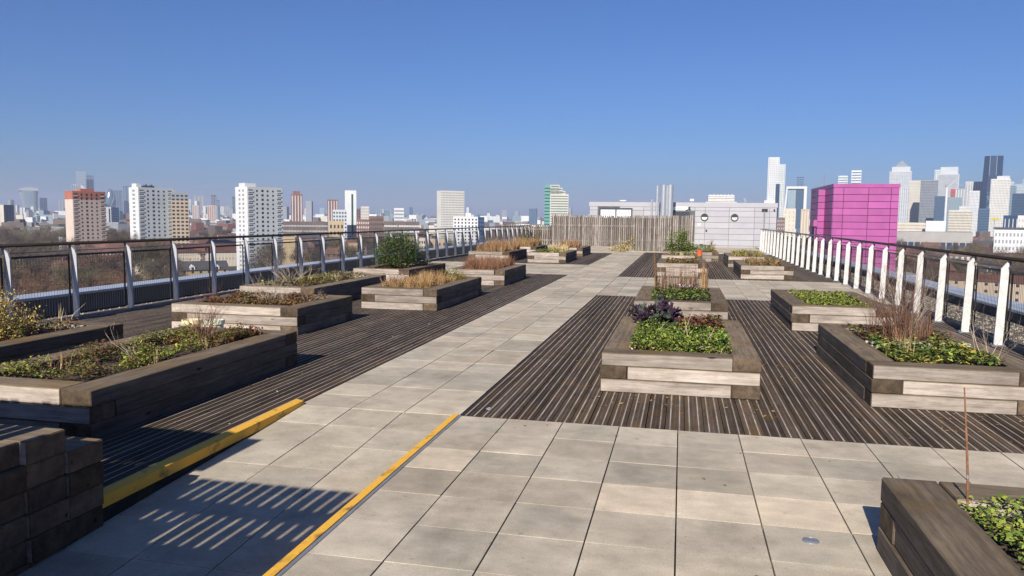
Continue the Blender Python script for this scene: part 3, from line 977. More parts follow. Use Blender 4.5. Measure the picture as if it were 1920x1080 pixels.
leaves('ground_cover', 'L2', 1200, 0.04, [P_BROWN, P_OLIVE, P_RUSTL], [1, 1, 1], 'brown leaves under the orange brown grass by the main path', h=.08, seed=57)
grass('dry_grass', 'L2', 3600, .24, .003, [P_TAN, P_RUSTL, P_BROWN, P_TAN], 'orange brown dry grass in the bed by the main path', seed=58)
bush('green_tuft', bed_pt('L2', .86, .8), .2, .2, .2, 500, .05, [P_LIME, P_OLIVE, P_GREEN], 'yellow green tuft at the right end of the orange grass bed', seed=59)
bush('lavender_plant', bed_pt('L2', .12, .25), .2, .3, .17, 700, .04, [P_REDT, P_GREYT, P_PALEP], 'dull mauve lavender at the left end of the orange grass bed', seed=60)

# --- M3, L3, L4, L5, M4, M5
leaves('ground_cover', 'M3', 800, 0.05, [P_BROWN, P_OLIVE], [1, 1], 'brown cover round the foot of the dense dark green shrub', h=.08, seed=61)
bush('evergreen_shrub', bed_pt('M3', .5, .4, .02), .58, .62, .62, 15000, .042, [P_DARKG, P_DARKG, P_EVER, P_EVER], 'dense dark green rosemary like shrub before the left railing', seed=62)
bush('lavender_plant', bed_pt('M3', .98, .62), .22, .2, .3, 600, .04, [P_REDT, P_PURP, P_GREYT], 'dark mauve plant right of the dense dark green shrub', seed=63)
leaves('ground_cover', 'L3', 800, 0.04, [P_BROWN, P_RUSTL], [1, 1], 'brown leaves under the reddish brown grass by the left cross path', h=.06, seed=64)
grass('dry_grass', 'L3', 4200, .34, .003, [P_REDT, P_RUSTL, P_BROWN, P_REDT], 'tall reddish brown grass by the left cross path', seed=65, lean=.2)
leaves('ground_cover', 'L4', 1300, 0.05, [P_OLIVE, P_GREEN, P_LIME], [1, 1, 1], 'green cover in the bed just past the left cross path', h=.14, seed=66)
grass('dry_grass', 'L4', 260, .42, .008, [P_STRAW, P_TAN], 'pale flower heads on stalks just past the left cross path', rect=(.45, 1, .3, 1), seed=67)
leaves('ground_cover', 'L5', 700, 0.05, [P_BROWN, P_RUSTL], [1, 1], 'brown cover in the bed nearest the far slatted fence', h=.1, seed=68)
grass('dry_grass', 'L5', 1000, .4, .005, [P_REDT, P_TAN, P_RUSTL], 'brown grass in the bed nearest the far slatted fence', seed=69)
grass('dry_grass', 'M4', 2000, .5, .005, [P_RUSTL, P_TAN, P_REDT], 'dry brown stems in the far left row of beds', seed=70)
grass('dry_grass', 'M5', 1200, .5, .006, [P_TAN, P_RUSTL], 'tawny grass at the far end of the left row', seed=71)
bush('evergreen_shrub', bed_pt('M5', .55, .75), .6, .5, .6, 1500, .07, [P_DARKG, P_OLIVE, P_BROWN], 'dark shrub in front of the low end of the slatted fence', seed=72)

# --- small things on and beside the beds
def pot(name, loc, r0, r1, h, m, label, cat='pot', soil=True):
    t = thing(name, label, cat, loc)
    n = 20
    prof = [(r0, 0), (r1, h * .82), (r1 * 1.12, h * .83), (r1 * 1.12, h), (r1 * .98, h), (r1 * .9, h * .8), (0.001, h * .8)]
    mb = MB()
    for k, (rr, z) in enumerate(prof):
        for s in range(n):
            a = 2 * math.pi * s / n
            mb.v.append((rr * math.cos(a), rr * math.sin(a), z))
    for k in range(len(prof) - 1):
        for s in range(n):
            u = (s + 1) % n
            mb.f.append((k * n + s, k * n + u, (k + 1) * n + u, (k + 1) * n + s)); mb.m.append(1 if k >= 5 else 0)
    mb.f.append(tuple(range(n))[::-1]); mb.m.append(0)
    mb.build('pot_body', [m, M_SOIL], t)
    return t


pot('plant_pot', (.62, 27.72, .376), .08, .105, .19, M_TERRA, 'orange terracotta pot on the edge of the small far bed')
M_CREAM = mat('cream_plastic', (.66, .55, .34), .5, var=.15, scale=6, tint=0)
M_TIN = mat('pale_tin', (.52, .55, .42), .45, var=.4, scale=14, tint=0)
for (x, y, m, lb) in ((-6.02, 8.6, M_CREAM, 'cream pot standing behind the left foreground bed, left of two'), (-5.74, 8.66, M_TIN, 'mottled pale pot standing behind the left foreground bed, right of two')):
    pot('plant_pot', (x, y, .0), .09, .11, .3, m, lb)
# pale mound of sacks and plants by the slatted screen
bush('straw_pile', (-3.05, 39.6, 0), .55, .5, .22, 800, .09, [P_STRAW, P_YELL, P_STRAW], 'low pale straw pile at the foot of the slatted screen', 'straw', seed=75, stem=P_STRAW)
bush('straw_pile', (-2.75, 42.2, 0), .6, .5, .5, 700, .1, [P_OLIVE, P_STRAW, P_TAN], 'higher tangle of cut stems behind the low straw pile', 'straw', seed=76, stem=P_STRAW)
# stainless studs and a blue lid lying about
for k, (x, y, zz, rr, lb) in enumerate(((.69, 4.05, 0, .042, 'round steel floor stud set in a front paving slab'), (-1.56, 6.27, 0, .026, 'small steel stud in the near left corner of the right deck'))):
    mb = MB()
    n = 20
    for rad, z in ((1.0, .0), (.98, .004), (.72, .009), (.7, .0055), (.0, .0065)):
        for s in range(n):
            a = 2 * math.pi * s / n
            mb.v.append((rr * rad * math.cos(a), rr * rad * math.sin(a), z))
    for q in range(4):
        for s in range(n):
            u = (s + 1) % n
            mb.f.append((q * n + s, q * n + u, (q + 1) * n + u, (q + 1) * n + s)); mb.m.append(0)
    tag(mb.build('floor_stud', M_GREYMET, None, (x, y, zz + .001), smooth=False), lb, 'floor stud')
mb = MB(); mb.tube([(0, 0, 0.001), (0, 0, .012)], [.05, .042], 16)
tag(mb.build('plastic_lid', mat('blue_plastic', (.10, .14, .62), .35, tint=0), None, (-3.40, 3.85, .002)), 'blue plastic lid lying on the shaded deck', 'lid')
# bits of litter and pale stones scattered on the decks
pr = random.Random(12)
mb = MB()
for (x, y) in [(-3.0, 4.7), (-3.85, 8.3), (-3.75, 7.95), (1.45, 9.6), (1.2, 11.2), (-3.6, 10.2), (2.3, 7.1), (2.5, 7.05)] + [(pr.uniform(-3.9, -3.3), pr.uniform(5, 20)) for _ in range(14)] + [(pr.uniform(.9, 1.6), pr.uniform(7, 16)) for _ in range(16)]:
    s = pr.uniform(.006, .018)
    p = [Vector((x + pr.uniform(-1, 1) * s, y + pr.uniform(-1, 1) * s, .002 + abs(pr.uniform(0, 1)) * s)) for _ in range(4)]
    mb.face([p[0], p[1], p[2]]); mb.face([p[0], p[2], p[3]]); mb.face([p[0], p[1], p[3]]); mb.face([p[1], p[2], p[3]])
tag(mb.build('litter', M_PEB, fix=False), 'scattered pale crumbs and stones on the deck boards', 'litter', kind='stuff')

R = np.random.RandomState(77)
pts = []
for (x0, x1, y0, y1, n) in ((.75, 1.7, 7, 16, 130), (-1.7, -.7, 6.2, 16, 40), (1.7, 4.0, 6.1, 7.2, 60), (-4.05, -3.25, 5, 20, 120), (3.1, 4.0, 7, 15, 90), (-8.8, -5.6, 9, 22, 120), (-1.6, 3.2, 3.4, 5.9, 22), (-.7, .8, 10.1, 11.9, 60), (-.8, .9, 6.5, 7.2, 60)):
    pts.append(np.stack([R.uniform(x0, x1, n), R.uniform(y0, y1, n), R.uniform(.003, .008, n)], -1))
c = np.concatenate(pts); n = len(c)
a = R.uniform(0, 6.28, n); sz = R.uniform(.008, .026, n)
d = np.stack([np.cos(a), np.sin(a), R.uniform(-.1, .3, n)], -1); e = np.stack([-np.sin(a), np.cos(a), R.uniform(-.1, .3, n)], -1)
V = np.stack([c - d * sz[:, None], c - e * (sz * .5)[:, None], c + d * sz[:, None], c + e * (sz * .5)[:, None]], 1)
tag(obj('fallen_leaf', quick_mesh('fallen_leaf', V, 4, [P_BROWN, P_RUSTL, P_TAN], R.randint(0, 3, n))), 'scattered brown fallen leaves on the decks and paving', 'fallen leaves', kind='stuff')
for k, (key, u0, u1, v0, v1, n, h, m) in enumerate((('L1', 0, 1, 0, 1, 90, .2, [P_TAN, P_STRAW, P_REDT]), ('R1', 0, 1, 0, .6, 70, .22, [P_STRAW, P_TAN]), ('C1', 0, 1, 0, 1, 50, .2, [P_STRAW, P_TAN]), ('M2', 0, 1, 0, 1, 90, .24, [P_GREYT, P_STRAW]), ('M1', 0, 1, 0, 1, 80, .22, [P_GREYT, P_REDT]), ('R0', 0, 1, .3, 1, 30, .14, [P_TAN, P_REDT]))):
    grass('dry_stem', key, n, h, .002, m, 'thin scattered dead stems in ' + ('the long left foreground bed', 'the twig shrub bed', 'the kale bed', 'the olive bed', 'the leaf litter bed', 'the near right corner bed')[k], 'dry stems', rect=(u0, u1, v0, v1), seed=90 + k, lean=.5)

# ------------------------------------------------------------------ stacked sleepers at the lower left
t = thing('timber_stack', 'dark stepped stack of crosswise sleepers in shadow at the lower left', 'timber stack', (-3.12, 3.37, 0))
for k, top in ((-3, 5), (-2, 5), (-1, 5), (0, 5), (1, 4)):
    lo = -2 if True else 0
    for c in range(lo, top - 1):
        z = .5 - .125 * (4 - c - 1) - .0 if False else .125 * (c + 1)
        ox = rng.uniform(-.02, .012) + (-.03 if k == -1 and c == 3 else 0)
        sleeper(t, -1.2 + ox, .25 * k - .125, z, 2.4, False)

# ------------------------------------------------------------------ slatted screens (silvered timber)
def screen(x0, x1, y, h, label, rails=(.35, .95, 1.55), pitch=.1, gap=.02, seed=1, back=None, rot=0.0, z0=0.0, depth_sign=1, tidy=1.0, top_board=None, backfn=None):
    t = thing('slatted_screen', label, 'fence', (x0, y, z0), rot, 'slatted timber screens')
    r = random.Random(seed)
    ln = x1 - x0
    n = int(ln / pitch)
    var = []
    for k in range(6):
        mb = MB()
        w = pitch - gap
        hh = h + (-.02, .0, .015, .03, -.01, .02)[k] * tidy
        mb.box(-hh / 2, hh / 2, -w / 2, w / 2, -.011, .011)
        var.append(mb.mesh('slat', [M_FENCE]))
    for k in range(n):
        o = obj('slat', var[r.randrange(6)], t, ((k + .5) * pitch + r.uniform(-.006, .006) * tidy, r.uniform(-.012, .008), h / 2 + r.uniform(-.01, .02) * tidy), (0, -math.pi / 2, math.pi / 2 + r.uniform(-.05, .05)))
        o.rotation_euler = (math.pi / 2 + r.uniform(-.06, .06) * tidy, -math.pi / 2 + r.uniform(-.006, .006) * tidy, 0)
    for z in rails:
        mb = MB(); mb.box(-ln / 2, ln / 2, -.03, .03, -.04, .04)
        mb.build('rail', M_FENCE, t, (ln / 2, .055 * depth_sign, z))
    k = 0.0
    while k <= ln + .01:
        mb = MB(); mb.box(-h / 2, h / 2, -.045, .045, -.045, .045)
        o = mb.build('post', M_FENCE, t, (min(k, ln - .05), .14 * depth_sign, h / 2)); o.rotation_euler = (0, -math.pi / 2, 0)
        k += 1.8
    if top_board:
        mb = MB(); mb.box(0, ln, .02, .045, top_board, h + .012)
        mb.v = [(v[0], v[1] * depth_sign, v[2]) for v in mb.v]
        mb.build('top_board', M_FENCE, t)
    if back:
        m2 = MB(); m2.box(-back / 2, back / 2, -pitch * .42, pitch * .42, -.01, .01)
        me = m2.mesh('back_slat', [M_FENCE_SHADE])
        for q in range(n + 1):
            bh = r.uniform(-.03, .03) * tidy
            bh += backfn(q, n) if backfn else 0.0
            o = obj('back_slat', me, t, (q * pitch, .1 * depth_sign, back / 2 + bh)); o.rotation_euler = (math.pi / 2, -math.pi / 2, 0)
    return t


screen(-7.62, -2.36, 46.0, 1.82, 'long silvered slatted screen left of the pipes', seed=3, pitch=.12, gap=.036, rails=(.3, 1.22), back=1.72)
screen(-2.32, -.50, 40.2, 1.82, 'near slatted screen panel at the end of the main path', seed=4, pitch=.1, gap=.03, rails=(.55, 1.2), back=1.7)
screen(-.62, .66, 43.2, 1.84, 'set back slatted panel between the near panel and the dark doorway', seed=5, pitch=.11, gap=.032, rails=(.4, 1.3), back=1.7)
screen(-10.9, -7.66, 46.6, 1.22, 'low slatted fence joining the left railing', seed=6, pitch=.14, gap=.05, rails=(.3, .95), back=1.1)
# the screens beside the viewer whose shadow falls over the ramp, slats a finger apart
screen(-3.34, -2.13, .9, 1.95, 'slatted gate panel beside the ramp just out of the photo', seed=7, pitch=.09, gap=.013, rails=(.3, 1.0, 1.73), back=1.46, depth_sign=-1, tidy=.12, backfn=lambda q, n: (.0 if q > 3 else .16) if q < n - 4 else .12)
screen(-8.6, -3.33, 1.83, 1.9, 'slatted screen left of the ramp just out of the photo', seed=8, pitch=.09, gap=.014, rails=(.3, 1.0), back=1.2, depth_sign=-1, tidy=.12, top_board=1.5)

# ------------------------------------------------------------------ railings
def railing(xb, out, y0, y1, pitch, first, label, left):
    t = thing('railing', label, 'railing', (xb, y0, 0))
    if left:
        mb = MB()
        mb.prism([(.042, -.1), (-.055, -.1), (-.060, 1.02), (-.07, 1.1), (-.046, 1.11), (.005, 1.06), (.034, .98)], 'y', -.012, .012)
        post = mb.mesh('post', [M_LPOST])
    else:
        mb = MB()
        mb.prism([(-.052, -.1), (.053, -.1), (.078, 1.03), (.072, 1.1), (.05, 1.115), (-.018, 1.03)], 'y', -.012, .012)
        post = mb.mesh('post', [M_WHITE])
    # infill panel: dark frame, vertical wires, two cross wires
    mb = MB()
    ln = pitch - .06
    zt = 1.0
    X = -.075 if left else .105
    xt = -.13 if left else .145
    def bx(a, c, z0, z1, th=.012):
        mb.box(X - th / 2, X + th / 2, a, c, z0, z1)
    bx(0, .03, .08, zt); bx(ln - .03, ln, .08, zt); bx(.03, ln - .03, .08, .1); bx(.03, ln - .03, zt - .03, zt)
    nv = int(ln / .05)
    for k in range(1, nv):
        y = ln * k / nv
        mb.tube([(X, y, .1), (X, y, zt - .03)], .0026, 3, 0, cap=False)
    for z in (.25, .55, .85):
        mb.tube([(X, .03, z), (X, ln - .03, z)], .002, 3, 0, cap=False)
    panel = mb.mesh('mesh_panel', [M_WIRE], fix=False)
    mb = MB(); mb.box(.07, .1, -.012, .012, 1.08, 1.14) if not left else mb.box(-.1, -.07, -.012, .012, 1.08, 1.14)
    brk = mb.mesh('bracket', [M_STEEL])
    mb = MB(); mb.box(-.09, .09, -.06, .06, .0, .012)
    for bx_ in (-.06, .06):
        for by_ in (-.04, .04): mb.tube([(bx_, by_, .012), (bx_, by_, .03)], .01, 6)
    bplate = mb.mesh('base_plate', [M_STEEL])
    y = first
    while y > y0 + pitch:
        y -= pitch
    while y < y1:
        obj('post', post, t, (0, y - y0, 0), (0, 0, rng.uniform(-.02, .02)))
        obj('bracket', brk, t, (0, y - y0, 0))
        obj('base_plate', bplate, t, (0, y - y0, 0.0015))
        if y + pitch < y1:
            obj('mesh_panel', panel, t, (0, y - y0 + .03, 0))
        y += pitch
    hx = -.085 if left else .085
    mb = MB(); mb.tube([(hx, 0, 1.16), (hx, y1 - y0, 1.16)], .026, 10); mb.build('handrail', M_RAIL, t, smooth=True)
    mb = MB(); mb.box(hx - .02, hx + .02, 0, y1 - y0, 1.045, 1.057); mb.build('lower_rail', M_STEEL if left else M_RAIL, t)
    return t


railing(-9.05, -1, 4.5, 46.5, 1.2, 10.09, 'long grey steel railing along the left side of the terrace', True)
railing(4.15, 1, 3.0, 44.6, 1.235, 11.33, 'white posted railing along the right side of the terrace', False)
# kerbs under the railings and parapets beyond the gravel
M_KERB = wood('kerb_timber', (.42, .36, .30), (.22, .18, .15), tint=.1)
for (x0, x1, lb) in ((-9.16, -9.005, 'pale timber kerb under the left railing'), (4.265, 4.36, 'timber kerb under the white right railing')):
    t = thing('kerb', lb, 'kerb', ((x0 + x1) / 2, 24, 0))
    me = bev_box(4.1, x1 - x0, .09, .006, [M_KERB], 'kerb_beam%.2f' % x0)
    for k in range(13):
        obj('kerb_beam', me, t, (0, -24 + 4.11 * k, .045), (0, 0, math.pi / 2))
for (x0, x1, lb) in ((-11.3, -10.75, 'blue grey capped parapet beyond the left railing'), (5.5, 6.1, 'blue grey capped parapet beyond the white railing')):
    t = thing('parapet', lb, 'parapet', ((x0 + x1) / 2, 26, 0))
    hw = (x1 - x0) / 2
    mb = MB(); mb.box(-hw + .06, hw - .06, -31.5, 35.5, -.9, .13); mb.build('wall', M_MEMB, t)
    cm = bev_box(2.99, 2 * hw, .05, .004, [M_COPING], 'coping%.1f' % x0)
    for k in range(22):
        obj('coping', cm, t, (0, -30 + 3.0 * k, .182), (0, 0, math.pi / 2))
# loose pebbles on the gravel margins
R = np.random.RandomState(4)
for (x0, x1, lb) in ((-9.75, -9.2, 'loose pebbles on the gravel beyond the left railing'), (4.4, 5.45, 'loose pebbles on the gravel beyond the white railing')):
    n = 5200 if x0 > 0 else 1900
    y = 6 + 26 * R.rand(n) ** 1.4
    c = np.stack([R.uniform(x0, x1, n), y, np.full(n, -.045)], -1)
    s = R.uniform(.012, .03, n)
    tri = []
    an = R.uniform(0, 6.28, n)
    for q in range(4):
        a0, a1 = an + q * np.pi / 2, an + (q + 1) * np.pi / 2
        tri.append(np.stack([c + np.stack([np.cos(a0), np.sin(a0), np.zeros(n)], -1) * s[:, None], c + np.stack([np.cos(a1), np.sin(a1), np.zeros(n)], -1) * s[:, None], c + np.array([0, 0, 1]) * (s * .8)[:, None]], 1))
    me = quick_mesh('pebble', np.concatenate(tri), 3, [M_PEB, M_GRAV], np.tile(R.randint(0, 2, n), 4))
    tag(obj('pebble', me), lb, 'pebbles', kind='stuff')

# ------------------------------------------------------------------ the pale grey plant building at the end
t = thing('plant_building', 'low pale grey panelled rooftop building behind the slatted screens', 'building', (-5.62, 48.0, 0))
BW, BH, BD = 11.05, 2.66, 11.0
mb = MB(); mb.box(.03, BW - .03, .04, BD, -.3, BH - .04); mb.build('wall_core', M_SEAM, t)
mb = MB(); mb.box(-.04, BW + .04, -.02, BD, BH - .27, BH); mb.build('parapet_fascia', M_PANEL, t)
rows = [(-.25, .1)] + [(.1 + .345 * k, .1 + .345 * (k + 1)) for k in range(6)] + [(2.17, 2.385)]
colx = [0, .5, 1.85, 3.3, 4.75, 6.35, 6.95, 8.35, 9.8, 10.65, BW]
for i in range(len(colx) - 1):
    for (za, zb) in rows:
        xa, xb = colx[i] + .008, colx[i + 1] - .008
        if xa > 4.7 and xb < 6.4 and zb < 2.2:
            continue
        if zb > 1.6 and za < 2.3 and xa > .3 and xb < 3.0:
            continue
        o = obj('wall_panel', bev_box(xb - xa, .03, zb - za - .014, .003, [M_PANEL], 'wall_panel'), t, ((xa + xb) / 2, .02, zb - .007))
# side wall panels on the right end
for k in range(5):
    for (za, zb) in rows:
        o = obj('wall_panel', bev_box(1.9, .03, zb - za - .014, .003, [M_PANEL], 'wall_panel'), t, (BW - .015, 1.1 + 1.95 * k, zb - .007), (0, 0, math.pi / 2))
# window band, left
mb = MB()
for a in ((.6, 2.62, 2.22, 2.30), (.6, 2.62, 1.38, 1.45), (.6, .68, 1.45, 2.22), (2.54, 2.62, 1.45, 2.22), (1.58, 1.66, 1.45, 2.22)):
    mb.box(a[0], a[1], -.07, .03, a[2], a[3])
wf = mb.build('window', M_DARKFR, t)
mb = MB(); mb.box(.68, 1.58, -.02, .0, 1.45, 2.22); mb.box(1.66, 2.54, -.02, .0, 1.45, 2.22); mb.build('pane', M_BLIND, wf)
# dark door recess
mb = MB()
for a in ((4.72, 6.36, 2.08, 2.17), (4.72, 4.84, 0, 2.08), (6.05, 6.36, 0, 2.08)):
    mb.box(a[0], a[1], -.06, .05, a[2], a[3])
df = mb.build('door', mat('door_grey', (.09, .095, .105), .5, tint=0), t)
mb = MB(); mb.box(4.84, 6.05, -.01, .03, 0, 2.08); mb.build('door_leaf', M_GLASS, df)
# round portholes
for x in (6.92, 8.66):
    mb = MB()
    n = 24
    for rr, y in ((.22, .0), (.22, -.06), (.165, -.06), (.165, -.01)):
        for s in range(n):
            a = 2 * math.pi * s / n
            mb.v.append((rr * math.cos(a), y, rr * math.sin(a)))
    for q in range(3):
        for s in range(n):
            u = (s + 1) % n
            mb.f.append((q * n + s, q * n + u, (q + 1) * n + u, (q + 1) * n + s)); mb.m.append(0)
    w = mb.build('porthole', M_DARKFR, t, (x, .005, 1.79))
    mb = MB()
    mb.face([(.165 * math.cos(math.pi + math.pi * s / 12), -.02, .165 * math.sin(math.pi + math.pi * s / 12)) for s in range(13)])
    mb.face([(.165 * math.cos(math.pi * s / 12), -.022, .165 * math.sin(math.pi * s / 12)) for s in range(13)], 1)
    mb.build('pane', [mat('porthole_cream', (.62, .60, .46), .3, tint=0), M_GLASS], w, fix=False)
mb = MB(); mb.box(7.0, 7.1, -.045, .005, .93, 1.05); mb.build('socket_box', M_DARKFR, t)
mb = MB(); mb.box(6.52, 6.72, -.012, .005, 1.25, 1.42); mb.build('notice', M_WHITE, t)
# sign above the door with small teal marks that cannot be read
mb = MB(); mb.box(4.78, 5.92, -.03, .0, 2.19, 2.40)
sg = mb.build('sign', M_SIGN, t)
mb = MB()
for (a, c, z0, z1) in ((4.86, 4.95, 2.285, 2.31), (5.02, 5.05, 2.24, 2.35), (5.05, 5.10, 2.33, 2.35), (5.05, 5.09, 2.285, 2.305), (5.05, 5.10, 2.24, 2.26), (5.2, 5.24, 2.285, 2.305), (5.30, 5.33, 2.24, 2.35), (5.33, 5.38, 2.33, 2.35), (5.33, 5.38, 2.285, 2.305), (5.37, 5.40, 2.30, 2.34), (5.36, 5.40, 2.24, 2.285), (5.5, 5.56, 2.33, 2.35)):
    mb.box(a, c, -.034, -.031, z0, z1)
mb.build('lettering', M_TEAL, sg)
mb = MB(); mb.tube([(5.8, .0, 2.2), (5.95, -.2, 2.24), (6.02, -.22, 2.33)], .025, 6); mb.tube([(6.02, -.22, 2.30), (6.02, -.22, 2.40)], .05, 8); mb.build('lamp', M_BLACK, t)
mb = MB(); mb.tube([(10.35, -.06, -.2), (10.35, -.06, 2.2)], .035, 8); mb.box(10.2, 10.52, -.12, .0, 2.2, 2.32, 1); mb.build('downpipe', [M_GREYMET, M_BLACK], t)
mb = MB(); mb.tube([(10.9, .0, 2.25), (10.9, -.1, 2.25)], .05, 8); mb.build('wall_light', M_BLACK, t)
# roof gear
vt = thing('roof_vent', 'white louvred vent unit on the roof of the grey building', 'vent', (2.35, 51.0, BH))
mb = MB(); mb.box(-.95, .95, -.5, .5, 0, .12); mb.build('plinth', M_PANEL, vt)
for k in range(4):
    mb = MB(); mb.prism([(-.50, .14 + .1 * k), (-.44, .22 + .1 * k), (.44, .22 + .1 * k), (.5, .14 + .1 * k)], 'x', -.8, .8); mb.build('louvre', M_WHITE, vt)
mb = MB()
for k in range(7):
    mb.box(-.7 + .22 * k, -.62 + .22 * k, -.3, .3, .53, .58)
mb.build('fin', M_WHITE, vt)
gt = thing('roof_aerial', 'thin aerial on the right of the grey building roof', 'aerial', (3.75, 50, BH))
mb = MB(); mb.tube([(0, 0, 0), (0, 0, .35)], .012, 5); mb.tube([(-.1, 0, .3), (.1, 0, .12)], .008, 4); mb.build('mast', M_WHITE, gt)
gt = thing('roof_camera', 'small white camera head on the grey building roof near the pipes', 'camera', (.55, 49.5, BH))
mb = MB(); mb.tube([(0, 0, 0), (0, 0, .2)], .02, 6); mb.box(-.12, .12, -.08, .08, .12, .26); mb.build('housing', M_WHITE, gt)
gt = thing('roof_lamp', 'small lamp on the left part of the grey building roof', 'lamp', (-3.7, 49.5, BH))
mb = MB(); mb.tube([(0, 0, 0), (0, 0, .12)], .02, 6); mb.box(-.2, .2, -.06, .06, .1, .16); mb.build('lamp_head', M_WHITE, gt)

# flue pipes
for (px, rr, top, lb) in ((1222.5, .06, 374, 'shortest thin steel flue at the left of the flues'), (1233, .085, 348, 'slim steel flue left of the two thick ones'), (1245, .165, 346.5, 'thick steel flue, left of the two thick ones'), (1257.5, .175, 346.5, 'thick steel flue nearest the doorway'), (1251.3, .045, 348, 'thin steel pipe between the two thick flues')):
    p = ray(px, top, 45.2)
    t = thing('flue_pipe', lb, 'flue', (p.x, p.y, 0), 0, 'steel flues in front of the grey building')
    mb = MB(); mb.tube([(0, 0, -.04), (0, 0, p.z)], rr, 20); mb.build('pipe', M_STAIN, t, smooth=False)
    for zz in (1.2, 2.25, p.z - .12):
        if zz < p.z - .05:
            mb = MB(); mb.tube([(0, 0, zz), (0, 0, zz + .05)], rr * 1.06, 20); mb.build('pipe_band', M_STAIN, t)

# ------------------------------------------------------------------ the pink lift tower on the neighbouring wing
b = MB(); b.box(6.15, 11.2, 36.0, 56.0, GZ, -1.9); b.box(6.15, 15.8, 56.0, 90.0, GZ, -1.9)
tag(b.build('lower_roof', mat('lower_roof_grey', (.30, .30, .30), .9, var=.2, scale=.6, coords='World', tint=0)), kind='structure')
t = thing('pink_tower', 'bright pink panelled lift tower standing on the lower wing', 'lift tower', (10.65, 60.0, -1.88))
PW, PD, PH = 4.4, 10.0, 6.22
mb = MB(); mb.box(.02, PW - .02, .02, PD, 0, PH - .02); mb.build('core', M_PINKS, t)
mb = MB(); mb.box(-.03, PW + .03, -.03, PD, PH - .27, PH); mb.build('roof_trim', M_PINK, t)
pr_ = [0, .68, 2.36, 3.86, PW]
nr = 12
hrow = (PH - .28) / nr
for i in range(4):
    for k in range(nr):
        obj('panel', bev_box(pr_[i + 1] - pr_[i] - .035, .04, hrow - .035, .004, [M_PINK], 'pink_panel'), t, ((pr_[i] + pr_[i + 1]) / 2, .0, hrow * (k + 1) - .015))
for i, (a, c) in enumerate(((.03, 3.3), (4.6, 10.0))):
    for k in range(nr):
        obj('panel', bev_box(c - a - .035, .04, hrow - .035, .004, [M_PINK], 'pink_panel'), t, (0, (a + c) / 2, hrow * (k + 1) - .015), (0, 0, math.pi / 2))
for k in range(nr):
    obj('panel', bev_box(1.25, .55, hrow - .035, .004, [M_PINK], 'pink_panel'), t, (-.22, 3.95, hrow * (k + 1) - .015), (0, 0, math.pi / 2))
mb = MB(); mb.box(-.9, -.5, 4.2, 5.6, 1.0, 2.2); mb.box(-.55, -.02, 4.3, 5.2, 2.2, 3.4); mb.tube([(-.6, 4.8, 3.3), (-.2, 4.8, 3.9)], .1, 6); mb.build('service_duct', M_BLACK, t)
mb = MB(); mb.box(-.75, -.4, 3.4, 4.4, 3.1, 3.6); mb.tube([(-.6, 3.6, 0), (-.6, 3.6, 3.2)], .05, 6); mb.build('pipe_box', M_PINK, t)
mb = MB(); mb.tube([(.4, 6.5, PH), (.4, 6.5, PH + 1.0)], .03, 6); mb.build('aerial', M_GREYMET, t)
t = thing('guard_rail', 'pale pink guard rail at the foot of the pink lift tower', 'railing', (6.6, 58.6, -1.9))
mb = MB()
for z in (.55, 1.05):
    mb.tube([(0, 0, z), (4.2, 0, z)], .025, 6)
for k in range(5):
    mb.tube([(k * 1.05, 0, 0), (k * 1.05, 0, 1.05)], .025, 6)
mb.build('rail', mat('pale_pink_paint', (.66, .45, .48), .6, tint=0), t)

# ------------------------------------------------------------------ the city
def facm(name, col, rough=0.6, metal=0.0, var=0.08, spec=0.4):
    return mat(name, tuple(c * .72 for c in col), rough, metal, var=var, scale=.08, tint=0, spec=spec)


F_WHITE = facm('render_white', (.74, .75, .76))
F_WHITEW = facm('render_cool_white', (.66, .70, .71))
F_PINKB = facm('render_blush', (.62, .50, .44))
F_REDB = facm('brick_red_orange', (.46, .17, .11), var=.15)
F_TAN = facm('render_tan', (.50, .40, .30))
F_BROWN = facm('brick_brown', (.23, .12, .095), var=.2)
F_BRICK = facm('brick_dull_red', (.18, .115, .095), var=.2)
F_YBRICK = facm('brick_yellow', (.52, .40, .24), var=.15)
F_CREAM = facm('cladding_cream', (.66, .61, .52))
F_PALE = facm('cladding_pale', (.62, .64, .66))
F_GREYC = facm('cladding_grey', (.30, .32, .35))
F_DARK = facm('cladding_dark', (.07, .08, .10))
F_GLASS = facm('glass_blue', (.10, .17, .26), .25, .2, spec=.8)
F_GLASSL = facm('glass_light', (.34, .44, .50), .25, .2, spec=.8)
F_GLASSD = facm('glass_navy', (.022, .055, .12), .25, .1, spec=.6)
F_GLASSG = facm('glass_green', (.16, .38, .36), .3, .1, spec=.7)
F_GLASSGD = facm('glass_deep_green', (.03, .10, .085), .3, .1)
F_STEEL = facm('cladding_steel', (.58, .60, .62), .4, .25)
F_WIN = facm('far_window', (.035, .04, .05), .3, spec=.6)
F_WINB = facm('far_window_blue', (.13, .17, .22), .3, spec=.6)
F_ROOFB = facm('tiles_brown', (.15, .075, .055), var=.25)
F_ROOFR = facm('tiles_red', (.20, .105, .078), var=.25)
F_ROOFG = facm('slates_grey', (.09, .09, .10), var=.2)
F_DUSK = facm('brick_dusky', (.15, .115, .10), var=.25)
F_YEL = facm('yellow_cladding', (.60, .52, .05))
F_REDP = facm('red_panel', (.55, .06, .08))


def frame(px, dist, turn=0.0):
    """Base point on the street at that bearing and the rotation that lets a facade look back at the terrace, turned by `turn`."""
    p = ray(px, 415.0, dist)
    back = math.atan2(p.x, p.y)
    return (p.x, p.y, GZ), -back + turn


